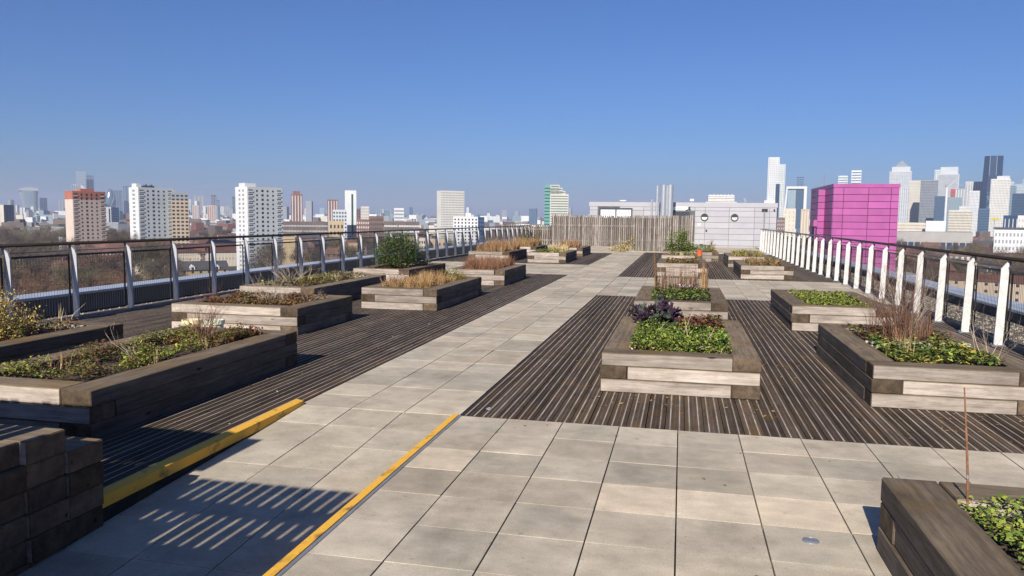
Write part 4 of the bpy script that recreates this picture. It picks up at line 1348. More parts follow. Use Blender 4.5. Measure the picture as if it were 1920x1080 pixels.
def tower(name, label, px0, px1, top, dist, wall, split=None, deep=14.0, rows=10, cols=6, win=F_WIN, wh=.5, ww=.5,
          side=None, side_cols=2, side_wall=None, cat='tower block', roof=None, group=None, style='grid', base_h=0.0, trim=None, narrow_right=False, proud=None):
    """A tall block. Local x runs along its wide face, whose left bottom corner is the origin; the narrow face is local -x (or +x)."""
    px_s = px0 if split is None else split
    wide_px = (px1 - px_s) if not narrow_right else (px_s - px0)
    nar_px = 0.0 if split is None else ((px_s - px0) if not narrow_right else (px1 - px_s))
    w_app, n_app = wide_px / FPX * dist, nar_px / FPX * dist
    a = math.asin(min(.9, n_app / deep)) if nar_px else 0.0
    Wd = w_app / math.cos(a)
    edge = px_s if not narrow_right else px0
    if split is None:
        edge = px0
    loc, rz = frame(edge, dist)
    H = ray(edge, top, dist).z - GZ
    if narrow_right:
        a = -a
    t = thing(name, label, cat, loc, rz + a, group)
    pr = proud if proud is not None else max(.06, dist * .00012)
    mb = MB(); mb.box(0, Wd, 0, deep, 0, H); mb.build('wall', wall, t)
    if side_wall:
        mb = MB()
        if narrow_right: mb.box(Wd, Wd + pr * .5, 0, deep, 0, H)
        else: mb.box(-pr * .5, 0, 0, deep, 0, H)
        mb.build('end_wall', side_wall, t)
    mb = MB()
    z0 = base_h
    fh = (H - z0) / (rows + .35)

    def cell(u0, u1, za, zb):
        mb.box(u0, u1, -pr, 0.0, za, zb)
    for r in range(rows):
        za = z0 + fh * (r + .5 - wh / 2); zb = za + fh * wh
        if style == 'bands':
            cell(Wd * .03, Wd * .97, za, zb)
        elif style == 'estate':         # balcony pairs at both ends, single windows between
            for (u0, u1) in ((.03, .085), (.095, .145), (.24, .285), (.39, .45), (.54, .59), (.70, .745), (.845, .895), (.905, .955)):
                cell(Wd * u0, Wd * u1, za, zb - (fh * .08 if u0 in (.24, .54, .70) else 0))
        else:
            for c in range(cols):
                u = (c + .5) / cols
                cell(Wd * (u - ww / cols / 2), Wd * (u + ww / cols / 2), za, zb)
    if style == 'stripes':
        mb = MB()
        for c in range(cols):
            u = (c + .5) / cols
            cell(Wd * (u - ww / cols / 2), Wd * (u + ww / cols / 2), z0 + 1, H - fh * .6)
    if mb.f:
        tag(mb.build('window', win, t, fix=False), kind='stuff')
    if style == 'estate':
        mb = MB()
        for r in range(rows):
            z = z0 + fh * (r + .5 - wh / 2)
            for (u0, u1) in ((.02, .15), (.84, .965)):
                mb.box(Wd * u0, Wd * u1, -.4, 0, z - .35, z - .2)
                mb.box(Wd * u0, Wd * u1, -.4, -.33, z - .2, z + fh * wh * .45)
            mb.box(0, Wd, -.03, 0, z - fh * .26, z - fh * .22)
        tag(mb.build('balcony', wall, t, fix=False), kind='stuff')
    if nar_px and side:
        mb = MB()
        for r in range(rows):
            za = z0 + fh * (r + .5 - wh / 2); zb = za + fh * wh
            for c in range(side_cols):
                v = (c + .5) / side_cols * .6 + .2
                hw = .22 * deep / side_cols * .6
                if style == 'bands': v, hw = .5, .46 * deep / 1
                if narrow_right: mb.box(Wd + pr * .6, Wd + pr * 1.2, deep * v - hw, deep * v + hw, za, zb)
                else: mb.box(-pr * 1.2, -pr * .6, deep * v - hw, deep * v + hw, za, zb)
        tag(mb.build('window', side, t, fix=False), kind='stuff')
    if roof:
        u0, u1, hh = roof
        mb = MB(); mb.box(Wd * u0, Wd * u1, deep * .25, deep * .75, H, H + hh); mb.build('roof_plant_room', wall if trim is None else trim, t)
    return t, Wd, H, deep


# estate towers on the left, each with balcony pairs down the corners; sunlit ends painted paler
t, w, h, d = tower('tower_block', 'blush tower block with two red orange top storeys', 125, 193, 359, 560, F_PINKB, 138, 13, 17, 6, style='estate', side=None, roof=(.3, .7, 2.4), trim=F_REDB, side_wall=facm('render_sunlit_blush', (.72, .60, .52)))
mb = MB(); mb.box(-.12, w + .08, -.05, d, h - 5.6, h + .4); mb.build('top_storey', F_REDB, t)
mb = MB()
for zz in (h - 1.9, h - 4.6):
    for (u0, u1) in ((.03, .085), (.095, .145), (.24, .285), (.39, .45), (.54, .59), (.70, .745), (.845, .895), (.905, .955)):
        mb.box(w * u0, w * u1, -.14, 0, zz - .7, zz + .7)
tag(mb.build('window', F_WIN, t, fix=False), kind='stuff')
t, w, h, d = tower('tower_block', 'white grey tower block with a bright sunlit end, tan block behind it', 245, 322, 351, 540, F_WHITEW, 261, 13, 18, 6, style='estate', side=F_GREYC, side_cols=1, side_wall=F_WHITE, roof=(.02, .14, 2.6), trim=F_WHITE)
mb = MB()
for k in range(7):
    mb.box(w * (.2 + .05 * k), w * (.2 + .05 * k) + .5, 3, 5, h, h + 1.2 + .5 * (k % 3))
mb.build('aerial_cluster', F_DARK, t)
t, w, h, d = tower('tower_block', 'tan tower block with grey top storeys half hidden behind the white grey one', 322, 352, 361, 556, F_TAN, None, 13, 18, 4, roof=(.1, .3, 1.8), trim=F_GREYC, ww=.6)
mb = MB(); mb.box(-.1, w + .1, -.05, d, h - 5.5, h + .2); mb.build('top_storey', F_GREYC, t)
t, w, h, d = tower('tower_block', 'tall bright white tower block, nearest and right of the other estate towers', 443, 529, 350, 450, F_WHITEW, 465, 14, 19, 6, style='estate', side=F_GREYC, side_cols=2, side_wall=F_WHITE, roof=(.02, .32, 2.2), trim=F_WHITE)
# brown brick slender towers and neighbours
tower('tower_block', 'slender brown brick tower with pale vertical bands, taller of two', 546, 567, 364, 1000, F_BROWN, None, 15, 20, 4, style='stripes', win=F_PALE, ww=.3, roof=(.2, .8, 4))
tower('tower_block', 'slender brown brick tower, shorter of two, behind the blue white block', 614, 634, 374, 1050, F_BROWN, None, 15, 18, 4, style='stripes', win=F_PALE, ww=.3)
tower('apartment_block', 'low white and blue glass block beside the slim white tower', 624, 650, 393, 820, F_PALE, None, 14, 10, 5, win=F_GLASS, ww=.6, cat='apartment block')
tower('apartment_block', 'short tan brick block with square window openings', 617, 644, 414, 760, F_YBRICK, None, 12, 4, 4, cat='apartment block', ww=.45)
t, w, h, d = tower('tower_block', 'slim bright white tower with one dark green stripe', 647, 668, 357, 860, F_WHITE, None, 12, 18, 2, win=F_WHITE, ww=.1)
mb = MB(); mb.box(w * .56, w * .72, -.3, 0, 12, h - 4); mb.build('glass_stripe', F_GLASSGD, t)
tower('apartment_block', 'beige block with plain facade right of the slim white tower', 677, 692, 387, 1500, F_CREAM, None, 14, 9, 4, cat='apartment block', win=F_GREYC)
tower('apartment_block', 'small brown block squeezed against the slim white tower', 667, 676, 391, 1400, F_BRICK, None, 12, 9, 2, cat='apartment block')
tower('apartment_block', 'broad brown red brick block below the beige one', 692, 719, 405, 800, F_BRICK, None, 12, 7, 8, cat='apartment block', ww=.45)
tower('apartment_block', 'dull brick block just right of the slim white tower foot', 668, 692, 411, 840, F_BROWN, None, 12, 6, 6, cat='apartment block', ww=.5, win=F_PALE)
tower('office_tower', 'small pale blue glass tower, left of a far pair', 706, 717, 392, 2600, F_GLASSL, None, 20, 10, 3, cat='tower', win=F_GLASS)
tower('office_tower', 'small pale blue glass tower, right of a far pair', 721, 731, 393, 2700, F_GLASSL, None, 20, 10, 3, cat='tower', style='bands', win=F_GLASS)
tower('apartment_block', 'white striped block with a dark base on the skyline', 739, 757, 390, 1300, F_WHITE, None, 14, 8, 5, cat='apartment block', style='bands', win=F_GREYC)
t, w, h, d = tower('tower_block', 'broad cream white tower with a fine window grid', 819, 871, 357.5, 800, facm('concrete_ivory', (.74, .72, .66)), 827, 12, 24, 16, win=F_GREYC, wh=.42, ww=.6, side=None)
tower('apartment_block', 'white mid rise block in front of the cream white tower', 850, 896, 406, 640, F_WHITE, None, 14, 12, 7, cat='apartment block', roof=(.5, .72, 3.0), ww=.42)
tower('apartment_block', 'dark blue block at the right shoulder of the white mid rise', 895, 908, 407, 700, F_GLASSD, None, 12, 9, 3, cat='apartment block', win=F_GLASS)
t, w, h, d = tower('tower_block', 'stepped pale green tower with a green glass fin', 1031, 1065, 364, 760, F_CREAM, None, 14, 23, 4, style='bands', win=facm('window_grey_green', (.16, .24, .24), .3), wh=.45)
for k, (u1, dz) in enumerate(((.82, 3.2), (.66, 6.2), (.5, 9.0))):
    mb = MB(); mb.box(0, w * u1, .2, d - .2, h, h + dz); mb.build('setback', F_CREAM, t)
    mb = MB(); mb.box(w * .04, w * (u1 - .03), .1, .19, h + dz - 2.2, h + dz - .8); mb.build('setback_window', facm('window_grey_green', (.16, .24, .24)), t)
mb = MB(); mb.box(-5.8, -.05, .6, d, 0, h + 9.6); mb.build('glass_fin', F_GLASSG, t)
mb = MB()
for k in range(int((h + 8) / 3.2)): mb.box(-5.6, -.3, .45, .6, 3.2 * k + 1.5, 3.2 * k + 2.5)
tag(mb.build('fin_window', F_GLASSGD, t, fix=False), kind='stuff')
# long terraces
tower('terrace_block', 'long dark brick terrace with a pale balcony line behind the tall white tower', 530, 612, 415, 900, F_DUSK, None, 12, 4, 30, cat='terrace', win=F_PALE, ww=.6, wh=.25)
tower('terrace_block', 'long white and brown terrace under the striped block', 720, 786, 415, 900, F_DUSK, None, 12, 4, 22, cat='terrace', win=F_WHITE, ww=.75, wh=.3)
# dark block and pair at far left
tower('apartment_block', 'dark slab block with a beige flank at the far left edge', -14, 24, 384, 1300, F_GLASSD, 8, 40, 11, 3, cat='apartment block', win=F_DARK, side_wall=F_CREAM, side=F_WIN)
tower('apartment_block', 'pale pair of stair towers right of the blush tower', 194, 208, 388, 1350, F_PALE, None, 12, 9, 2, cat='apartment block', style='stripes', ww=.35)
tower('apartment_block', 'plain dark blue block beside the pale stair towers', 209, 222, 389, 1350, F_GLASSD, None, 14, 9, 3, cat='apartment block', win=F_DARK)

# --- financial cluster on the left skyline, 4 km off
def loft(name, label, cx, dist, prof, m, cat='skyscraper', sides=24, depth=1.0, cap=None, fin=None):
    """Tower whose half width changes with height: prof = [(py, half width px, shift px)]."""
    loc, rz = frame(cx, dist)
    t = thing(name, label, cat, loc, rz)
    mb = MB()
    n = sides
    for (py, hw, sh) in prof:
        z = ray(cx, py, dist).z - GZ
        r, s = hw / FPX * dist, sh / FPX * dist
        for q in range(n):
            a = 2 * math.pi * q / n
            c, sn = math.cos(a), math.sin(a)
            e = .55 if depth != 1.0 else 1.0
            mb.v.append((s + r * math.copysign(abs(c) ** e, c), r * depth * math.copysign(abs(sn) ** e, sn), z))
    for k in range(len(prof) - 1):
        for q in range(n):
            u = (q + 1) % n
            mb.f.append((k * n + q, k * n + u, (k + 1) * n + u, (k + 1) * n + q)); mb.m.append(0)
    mb.f.append(tuple((len(prof) - 1) * n + q for q in range(n))); mb.m.append(0)
    mb.build('wall', m, t)
    return t


g = loft('skyscraper', 'top heavy flared glass skyscraper with a curved pale crown', 55.5, 4300, [(404, 10.5, 3.5), (394, 11.2, 3.2), (380, 13, 1.5), (366, 15, .2), (358, 16, 0)], F_GLASSL, depth=.8)
mb = MB()
loc, rz = frame(55.5, 4300)
zz = lambda py: ray(55.5, py, 4300).z - GZ
pts = [(-16.2, 357.5), (-13, 354), (-6, 352.2), (4, 351.6), (12, 352.2), (16, 354.5), (16.2, 358), (-16.2, 358)]
mb.prism([(p[0] / FPX * 4300, zz(p[1])) for p in pts], 'y', -38, 38); mb.build('crown', F_STEEL, g)
tower('skyscraper', 'tallest pale glass skyscraper of the left skyline, above the blush tower', 145, 162, 321, 4300, F_GLASSL, None, 50, 30, 3, cat='skyscraper', style='bands', win=F_STEEL, wh=.2)
tower('skyscraper', 'blue glass skyscraper stepped down beside the tallest left one', 157, 176, 329, 4400, F_GLASS, None, 50, 26, 4, cat='skyscraper', style='stripes', win=F_GLASSL, ww=.25)
tower('skyscraper', 'finned grey skyscraper showing left of the blush tower roof', 137, 147, 346, 4200, F_STEEL, None, 40, 20, 3, cat='skyscraper', style='stripes', win=F_GLASSD, ww=.3)
g = thing('skyscraper', 'white wedge shaped skyscraper tip over the blush tower roof', 'skyscraper', frame(154, 4000)[0], frame(154, 4000)[1])
zt, zb = ray(154, 346, 4000).z - GZ, ray(154, 357, 4000).z - GZ
mb = MB(); mb.prism([(0, 0), (34, 0), (34, zb), (0, zt)], 'y', 0, 40); mb.build('wall', F_WHITE, g)
g = loft('skyscraper', 'egg shaped dark glass skyscraper with a spiral of pale bands', 208.5, 4200, [(400, 6.5, 0), (392, 7.8, 0), (380, 8.8, 0), (370, 8.2, 0), (361, 6.0, 0), (356, 3.4, 0), (353, .5, 0)], F_GLASS)
mb = MB()
for k in range(3):
    P = []
    for i in range(14):
        u = i / 13
        hw = 8.9 * math.sin(min(1, .35 + u * .72) * math.pi) ** .6 if u < .98 else 1
        py = 396 - 42 * u
        z = ray(208.5, py, 4200).z - GZ
        r = np.interp(py, [353, 356, 361, 370, 380, 392, 400], [.5, 3.4, 6, 8.2, 8.8, 7.8, 6.5]) / FPX * 4200 + .6
        a = math.pi * (1.05 + .33 * k) + u * 1.9
        P.append((r * math.cos(a), r * math.sin(a), z))
    mb.tube(P, 1.5, 4)
mb.build('spiral_band', F_GLASSL, g)
tower('skyscraper', 'flat topped blue slab right behind the egg shaped skyscraper', 213, 229, 357, 4400, F_GLASS, None, 50, 22, 4, cat='skyscraper', style='stripes', win=F_GREYC, ww=.2)
tower('skyscraper', 'thin blue slab with a sloping top left of the white grey tower block', 233, 244, 349, 4300, F_GLASS, None, 40, 24, 2, cat='skyscraper', style='stripes', win=F_GLASSL, ww=.3)
for (a, c, tp, ds, m, lb) in ((76, 88, 371, 4400, F_GLASSL, 'squat far block right of the flared skyscraper'), (110, 124, 372, 4300, F_GREYC, 'squat grey far block just left of the blush tower'), (14, 23, 379, 4500, F_GREYC, 'small far block left of the flared skyscraper'),
                              (363, 383, 366, 3900, F_GREYC, 'wide grey far block right of the tan tower'), (355, 359, 374, 3900, F_PALE, 'thin pale far shaft beside the tan tower'), (397, 406, 366, 3900, F_DARK, 'dark far tower over the right beige twin'), (406, 412, 375, 3800, F_GLASS, 'lower blue far tower against the dark one'),
                              (411, 420, 387, 3300, F_PALE, 'pale far block below the dark far tower'), (422, 431, 385, 3300, F_GREYC, 'grey far block with white stripes'), (436, 443, 369, 3600, F_GLASSGD, 'thin dark far tower touching the tall white block'),
                              (571, 577, 391, 2900, F_PALE, 'small pale far tower right of the taller brown tower')):
    tower('skyscraper', lb, a, c, tp, ds, m, None, 40, 12, 3, cat='skyscraper', style='stripes', win=F_STEEL, ww=.25)
tower('tower_block', 'beige twin tower on the skyline, left of two', 361, 373, 385, 2300, F_PINKB, None, 16, 16, 3, win=F_GREYC, style='stripes', ww=.3)
tower('tower_block', 'beige twin tower on the skyline, right of two', 389, 404, 385, 2300, F_PINKB, None, 16, 16, 4, win=F_BROWN, style='stripes', ww=.25)

# --- dockside cluster on the right, 1.5 to 2.5 km off
t, w, h, d = tower('skyscraper', 'pale steel skyscraper with a grey pyramid roof', 1663, 1700, 322, 2400, F_STEEL, None, 60, 44, 14, cat='skyscraper', win=F_WINB, wh=.42, ww=.5, proud=.5)
mb = MB(); mb.box(w * .1, w * .93, 4, d - 4, h, h + 14); mb.build('upper_stage', F_STEEL, t)
mb = MB()
bz, ap = h + 14.1, ray(1683, 301, 2400).z - GZ
q = [(w * .22, 10, bz), (w * .86, 10, bz), (w * .86, d - 10, bz), (w * .22, d - 10, bz)]
for k in range(4): mb.face([q[k], q[(k + 1) % 4], (w * .54, d / 2, ap)])
mb.build('pyramid_roof', F_GREYC, t)
CW = [
    ('two tier white residential tower at the left of the right skyline, taller half', 1436, 1456, 296, 1500, F_WHITE, 26, 4, dict(style='grid', win=F_WINB, wh=.5, ww=.5)),
    ('slightly lower white twin joined to the tall white residential tower', 1456, 1468, 309, 1520, F_WHITEW, 24, 3, dict(win=F_WINB, wh=.5, ww=.55)),
    ('small white round topped tower over the pink lift tower, left of two', 1568, 1584, 330, 2400, F_WHITEW, 14, 1, dict(style='bands', win=F_GLASS, wh=.35)),
    ('small white banded tower over the pink lift tower, right of two', 1592, 1609, 320, 2400, F_WHITE, 14, 1, dict(style='bands', win=F_GLASS, wh=.4)),
    ('light green glass tower tucked under the pyramid roofed skyscraper', 1683, 1704, 351, 1900, F_PALE, 22, 4, dict(win=F_GLASS, ww=.5)),
    ('warm beige office tower with fine horizontal lines', 1702, 1723, 339, 1700, F_CREAM, 22, 7, dict(win=F_GREYC, wh=.4, ww=.6)),
    ('dark grey glass tower speckled with pale panels', 1722, 1751, 338, 1600, F_GREYC, 22, 9, dict(win=F_GLASSD, ww=.6, wh=.6)),
    ('white sliver tower behind the wide pale skyscraper', 1747, 1757, 319, 2500, F_WHITEW, 20, 2, dict(win=F_GLASS)),
    ('wide pale skyscraper with a narrower crown', 1753, 1788, 327, 2400, F_PALE, 30, 1, dict(style='bands', win=F_WINB, wh=.4, roof=(.12, .94, 22), trim=F_STEEL)),
    ('dark blue glass block at the foot of the wide pale skyscraper', 1750, 1767, 368, 1500, F_GLASS, 20, 5, dict(win=F_GLASSD, ww=.6)),
    ('pale blue glass block by the tower crane', 1774, 1797, 370, 1500, F_GLASSL, 14, 6, dict(win=F_WINB, ww=.5, wh=.5)),
    ('small dark red clad block behind the tower crane', 1779, 1787, 355, 1700, F_REDP, 8, 1, dict(style='bands', win=F_BROWN)),
    ('grey tower with pale vertical ribs right of the crane', 1787, 1804, 354, 1900, F_GREYC, 24, 4, dict(style='stripes', win=F_PALE, ww=.45)),
    ('pale framed office tower with a dark window grid', 1806, 1838, 341, 2000, F_WHITE, 26, 5, dict(win=F_GREYC, ww=.8, wh=.7)),
    ('slim cream white tower in front of the framed office tower', 1814, 1831, 358, 1400, F_WHITE, 20, 5, dict(win=F_WINB, ww=.5, wh=.5)),
    ('white ribbed residential tower before the navy one', 1853, 1884, 336, 1500, facm('render_ivory', (.78, .76, .70)), 22, 9, dict(win=F_WINB, ww=.45, wh=.6, roof=(.3, .95, 6), trim=F_STEEL)),
    ('grey green layered tower right of the white ribbed one', 1883, 1899, 348, 1900, F_GLASSL, 20, 1, dict(style='bands', win=F_GLASS, wh=.5)),
    ('pale green glass block at the right edge of the skyline', 1898, 1925, 345, 2100, F_GLASSL, 20, 6, dict(style='bands', win=F_PALE, wh=.4)),
    ('navy glass block at the right edge of the photo', 1895, 1925, 363, 1500, F_GLASSD, 18, 1, dict(style='bands', win=F_GLASS, wh=.3)),
    ('pale lilac residential block low in the dockside cluster', 1797, 1816, 387, 1350, F_PALE, 10, 6, dict(win=F_GREYC, ww=.4)),
    ('broad cream residential block low in the dockside cluster', 1778, 1816, 394, 1250, F_CREAM, 9, 12, dict(win=F_WIN, ww=.45)),
    ('dark blue glass block under the navy skyscraper', 1833, 1851, 391, 1250, F_GLASS, 10, 5, dict(win=F_GLASSD, ww=.7)),
    ('dark block with white posts at the lower right of the skyline', 1881, 1912, 404, 1200, F_GLASSD, 4, 5, dict(style='stripes', win=F_WHITE, ww=.2)),
    ('pale terracotta and white block at the right end of the skyline', 1908, 1930, 404, 1150, F_WHITE, 4, 3, dict(win=F_PINKB)),
    ('pale low apartment row right of the pink lift tower', 1681, 1729, 417, 1250, F_CREAM, 5, 16, dict(win=F_BROWN, ww=.35)),
    ('low white warehouse under the dark grey glass tower', 1736, 1769, 414, 1200, F_WHITE, 3, 8, dict(win=F_PALE, ww=.3)),
    ('cream domed corner block left of the pink lift tower', 1468, 1490, 391, 1100, F_CREAM, 6, 2, dict(win=F_TAN, ww=.2)),
    ('beige round topped block right of the blue framed tower', 1501, 1516, 392, 1100, F_TAN, 7, 3, dict(style='stripes', win=F_CREAM, ww=.4)),
    ('red brick block touching the grey rooftop building', 1457, 1471, 408, 900, F_BRICK, 6, 3, dict(win=F_PALE, ww=.3)),
]
for (lb, a, c, tp, ds, m, rows, cols, kw) in CW:
    kw = dict(kw)
    rows = int(rows * 1.7) if tp < 375 else int(rows * 1.35)
    if kw.get('style') != 'stripes' and cols > 1: cols = int(cols * 1.6)
    kw['ww'] = kw.get('ww', .5) * .9; kw['wh'] = kw.get('wh', .5) * .9
    tower('skyscraper' if tp < 375 else 'apartment_block', lb, a, c, tp, ds, m, None, 30 if ds > 1400 else 14, rows, cols, cat='skyscraper' if tp < 375 else 'apartment block', proud=.5, **kw)
# more towers crowding behind, paler with distance
CW2 = [(1705, 1716, 352), (1716, 1724, 345), (1728, 1738, 356), (1741, 1750, 349), (1762, 1773, 346), (1786, 1793, 361), (1792, 1801, 347), (1803, 1812, 363), (1818, 1826, 352), (1827, 1836, 359),
       (1845, 1856, 352), (1868, 1878, 345), (1876, 1886, 357), (1887, 1895, 341), (1903, 1911, 353), (1912, 1922, 337), (1476, 1484, 378), (1490, 1499, 384), (1684, 1693, 384), (1731, 1741, 388), (1760, 1771, 381), (1838, 1848, 379)]
for k, (a, c, tp) in enumerate(CW2):
    m = (F_GLASSL, F_PALE, F_GLASS, F_STEEL, F_WHITEW, F_GREYC)[k % 6]
    nm = ('pale blue glass', 'pale clad', 'mid blue glass', 'steel grey', 'cool white', 'grey clad')[k % 6]
    tower('skyscraper', nm + (' tower in the back row, ' if tp < 375 else ' low tower in the back row, ') + ('just above the bare trees at the right' if a > 1860 else 'by the navy skyscraper' if a > 1800 else 'near the tower crane' if a > 1755 else 'near the pyramid roof' if a > 1600 else 'by the blue framed tower'),
          a, c, tp, 2350 + 40 * (k % 7), m, None, 25, 26 + k % 9, 5 + k % 3, cat='skyscraper', group='back row of dockside towers', style='bands' if k % 3 == 0 else 'grid', win=(F_WINB, F_GLASS, F_STEEL)[k % 3], wh=.5, ww=.5, proud=.5)
# navy skyscraper with a faceted front
g = thing('skyscraper', 'tall navy glass skyscraper with a faceted front', 'skyscraper', frame(1836, 1900)[0], frame(1836, 1900)[1])
s = 1900 / FPX
zt, zm = ray(1852, 293.5, 1900).z - GZ, ray(1852, 330, 1900).z - GZ
lev = [(0, -1, 33, 8, 24), (zm - 30, 0, 33, 9, 23), (zm, 1, 32, 10, 22), (zt, 2, 32, 11, 23)]
mb = MB()
for (z, x0, x1, xa, xb) in lev:
    mb.v += [(x0 * s, 8, z), (xa * s, 0, z), (xb * s, 0, z), (x1 * s, 8, z), (x1 * s, 36, z), (x0 * s, 36, z)]
for k in range(3):
    for q in range(6):
        u = (q + 1) % 6
        mb.f.append((k * 6 + q, k * 6 + u, k * 6 + 6 + u, k * 6 + 6 + q)); mb.m.append(0)
mb.f.append(tuple(18 + q for q in range(6))); mb.m.append(0)
mb.build('wall', F_GLASSD, g)
mb = MB()
R = random.Random(3)
for k in range(170):
    x = R.uniform(10, 21) * s; z = R.uniform(10, zm * .75)
    mb.box(x, x + 1.2, -.6, .1, z, z + 2.4)
for x in (11, 22): mb.box(x * s - .5, x * s + .5, -.5, .4, zm, zt)
tag(mb.build('window', F_GLASSL, g, fix=False), kind='stuff')
# frame tower with a splayed foot
g = thing('skyscraper', 'blue glass tower set in a splayed white frame', 'skyscraper', frame(1473, 1600)[0], frame(1473, 1600)[1])
s = 1600 / FPX
zt = ray(1490, 350, 1600).z - GZ; zf = ray(1490, 383, 1600).z - GZ
mb = MB(); mb.box(2 * s, 16 * s, 4, 30, 0, zt - 5); mb.build('wall', F_GLASSL, g)
mb = MB(); mb.box(16.1 * s, 30 * s, 3, 30, 0, zt - 5); mb.build('glass_wing', F_GLASS, g)
mb = MB(); mb.box(-1 * s, 35 * s, 0, 32, zt - 4.6, zt); mb.prism([(-1 * s, zt - 4.7), (1.2 * s, zt - 4.7), (0 * s, zf), (-2 * s, zf - 20), (-4.4 * s, zf - 20)], 'y', 0, 32); mb.box(30.2 * s, 35 * s, 0, 32, 0, zt - 4.7); mb.build('frame', F_WHITE, g)
mb = MB()
for r in range(24):
    for c in range(5):
        x = (16.8 + 2.5 * c) * s
        mb.box(x, x + 1.5 * s, 2.5, 3, 20 + 4.4 * r, 22.4 + 4.4 * r)
tag(mb.build('window', F_GLASSD, g, fix=False), kind='stuff')
# dark slot on the tall white residential tower
p, rz = frame(1452, 1480)
g = thing('skyscraper', 'narrow dark glass tower in front of the tall white residential tower', 'skyscraper', p, rz)
mb = MB(); mb.box(0, 7 * 1.02, 0, 12, 0, ray(1455, 345, 1480).z - GZ); mb.build('wall', F_GLASSD, g)
mb = MB(); mb.box(-20, -.1, -2, 14, 0, ray(1455, 376, 1480).z - GZ); mb.build('podium', F_WHITE, g)
# tower crane
p, rz = frame(1772, 1350)
g = thing('tower_crane', 'white tower crane with a raised jib among the dockside towers', 'crane', p, rz)
s = 1350 / FPX
z1, z2, z3 = (ray(1772, y, 1350).z - GZ for y in (351, 332, 347))
mb = MB(); mb.box(-1, 1, -1, 1, 0, z1); mb.build('mast', F_WHITE, g)
mb = MB(); mb.tube([(0, 0, z1 - 2), (19 * s, 0, z2)], [.9, .5], 4); mb.build('jib', F_WHITE, g)
mb = MB(); mb.tube([(0, 0, z1 - 2), (-3 * s, 0, z3)], [1.0, .8], 4); mb.box(-4 * s, -2.4 * s, -1, 1, z3 - 3, z3 + 1); mb.build('counter_jib', F_GREYC, g)
# long low warehouse with a window band, white building at right, yellow thing
t, w, h, d = tower('warehouse', 'long low grey warehouse with a dark window band behind the white railing', 1681, 1806, 434, 850, facm('warehouse_grey', (.40, .38, .36)), None, 50, 1, 12, cat='warehouse', win=F_GLASSD, ww=.8, wh=.42)
t, w, h, d = tower('apartment_block', 'white flat roofed block above the bare trees at the right edge', 1866, 1935, 429, 620, F_WHITE, None, 14, 5, 12, cat='apartment block', win=F_GREYC, ww=.5)
mb = MB(); mb.box(-1, w + 1, -1, d + 1, h, h + 1.2); mb.build('roof_edge', F_DARK, t)
p, rz = frame(1856, 1000)
g = thing('yellow_canopy', 'yellow canopy roof before the white ribbed tower', 'canopy', p, rz)
zc = ray(1862, 408, 1000).z - GZ
mb = MB(); mb.prism([(0, zc - 3), (11, zc - 3), (8, zc), (3, zc)], 'y', 0, 8); mb.build('roof', F_YEL, g)
mb = MB(); mb.box(4.5, 5.5, 3, 4, 0, zc - 3); mb.build('column', F_GREYC, g)
# white sheds between the estate towers
for (a, c, tp, ds, wm, lb) in ((356, 432, 430.5, 1300, F_CREAM, 'long cream shed with a grey roof between the estate towers'), (432, 446, 434, 1250, F_WHITE, 'small white shed at the end of the long cream one'), (109, 132, 445, 640, F_WHITE, 'plain white flat roofed block at the foot of the blush tower')):
    t, w, h, d = tower('shed', lb, a, c, tp, ds, wm, None, 40 if ds > 1000 else 12, 1, 1, cat='shed', win=wm)
    if ds > 1000:
        mb = MB(); mb.box(-.5, w + .5, 0, d, h, h + 6); mb.build('roof', F_GREYC, t)

# --- houses below the railing
def house_parts(w, d, eave, ridge, wall, roof, dormers=0, rows=2, cols=4, gable_x=True, chim=True, winm=F_WIN):
    wm = MB(); wm.box(0, w, 0, d, 0, eave)
    wm.prism([(0.0, eave), (d, eave), (d / 2, ridge - .15)], 'x', .05, w - .05)
    rm = MB()
    o = .5
    rm.prism([(-o, eave - .35), (-o, eave - .1), (d / 2, ridge), (d + o, eave - .1), (d + o, eave - .35), (d / 2, ridge - .3)], 'x', -.4, w + .4)
    win = MB()
    for r in range(rows):
        for c in range(cols):
            x = w * (c + .5) / cols; z = eave * (r + .55) / rows
            win.box(x - .55, x + .55, -.08, .02, z - .6, z + .6)
            win.box(x - .55, x + .55, d - .02, d + .08, z - .6, z + .6)
    for r in range(rows):
        z = eave * (r + .55) / rows
        for y in (d * .3, d * .7):
            win.box(-.08, .02, y - .5, y + .5, z - .6, z + .6); win.box(w - .02, w + .08, y - .5, y + .5, z - .6, z + .6)
    cm = MB()
    if chim:
        cm.box(w * .25 - .5, w * .25 + .5, d / 2 - .35, d / 2 + .35, ridge - .8, ridge + 1.1)
    dm = MB()
    for k in range(dormers):
        x = w * (k + .5) / dormers
        dm.prism([(x - 1.2, eave - .2), (x + 1.2, eave - .2), (x + 1.2, eave + 1.5), (x, eave + 2.6), (x - 1.2, eave + 1.5)], 'y', -.3, d * .4)
        win.box(x - .6, x + .6, -.38, -.28, eave + .1, eave + 1.3)
    return [(k, m.mesh(k, [mm])) for k, m, mm in (('wall', wm, wall), ('roof', rm, roof), ('window', win, winm), ('chimney', cm, wall), ('dormer', dm, F_WHITE)) if m.f]


def house(name, label, loc, rz, parts, cat='house', group=None):
    t = thing(name, label, cat, loc, rz, group)
    for k, me in parts:
        o = obj(k, me, t)
        if k in ('window',): o['kind'] = 'stuff'
    return t


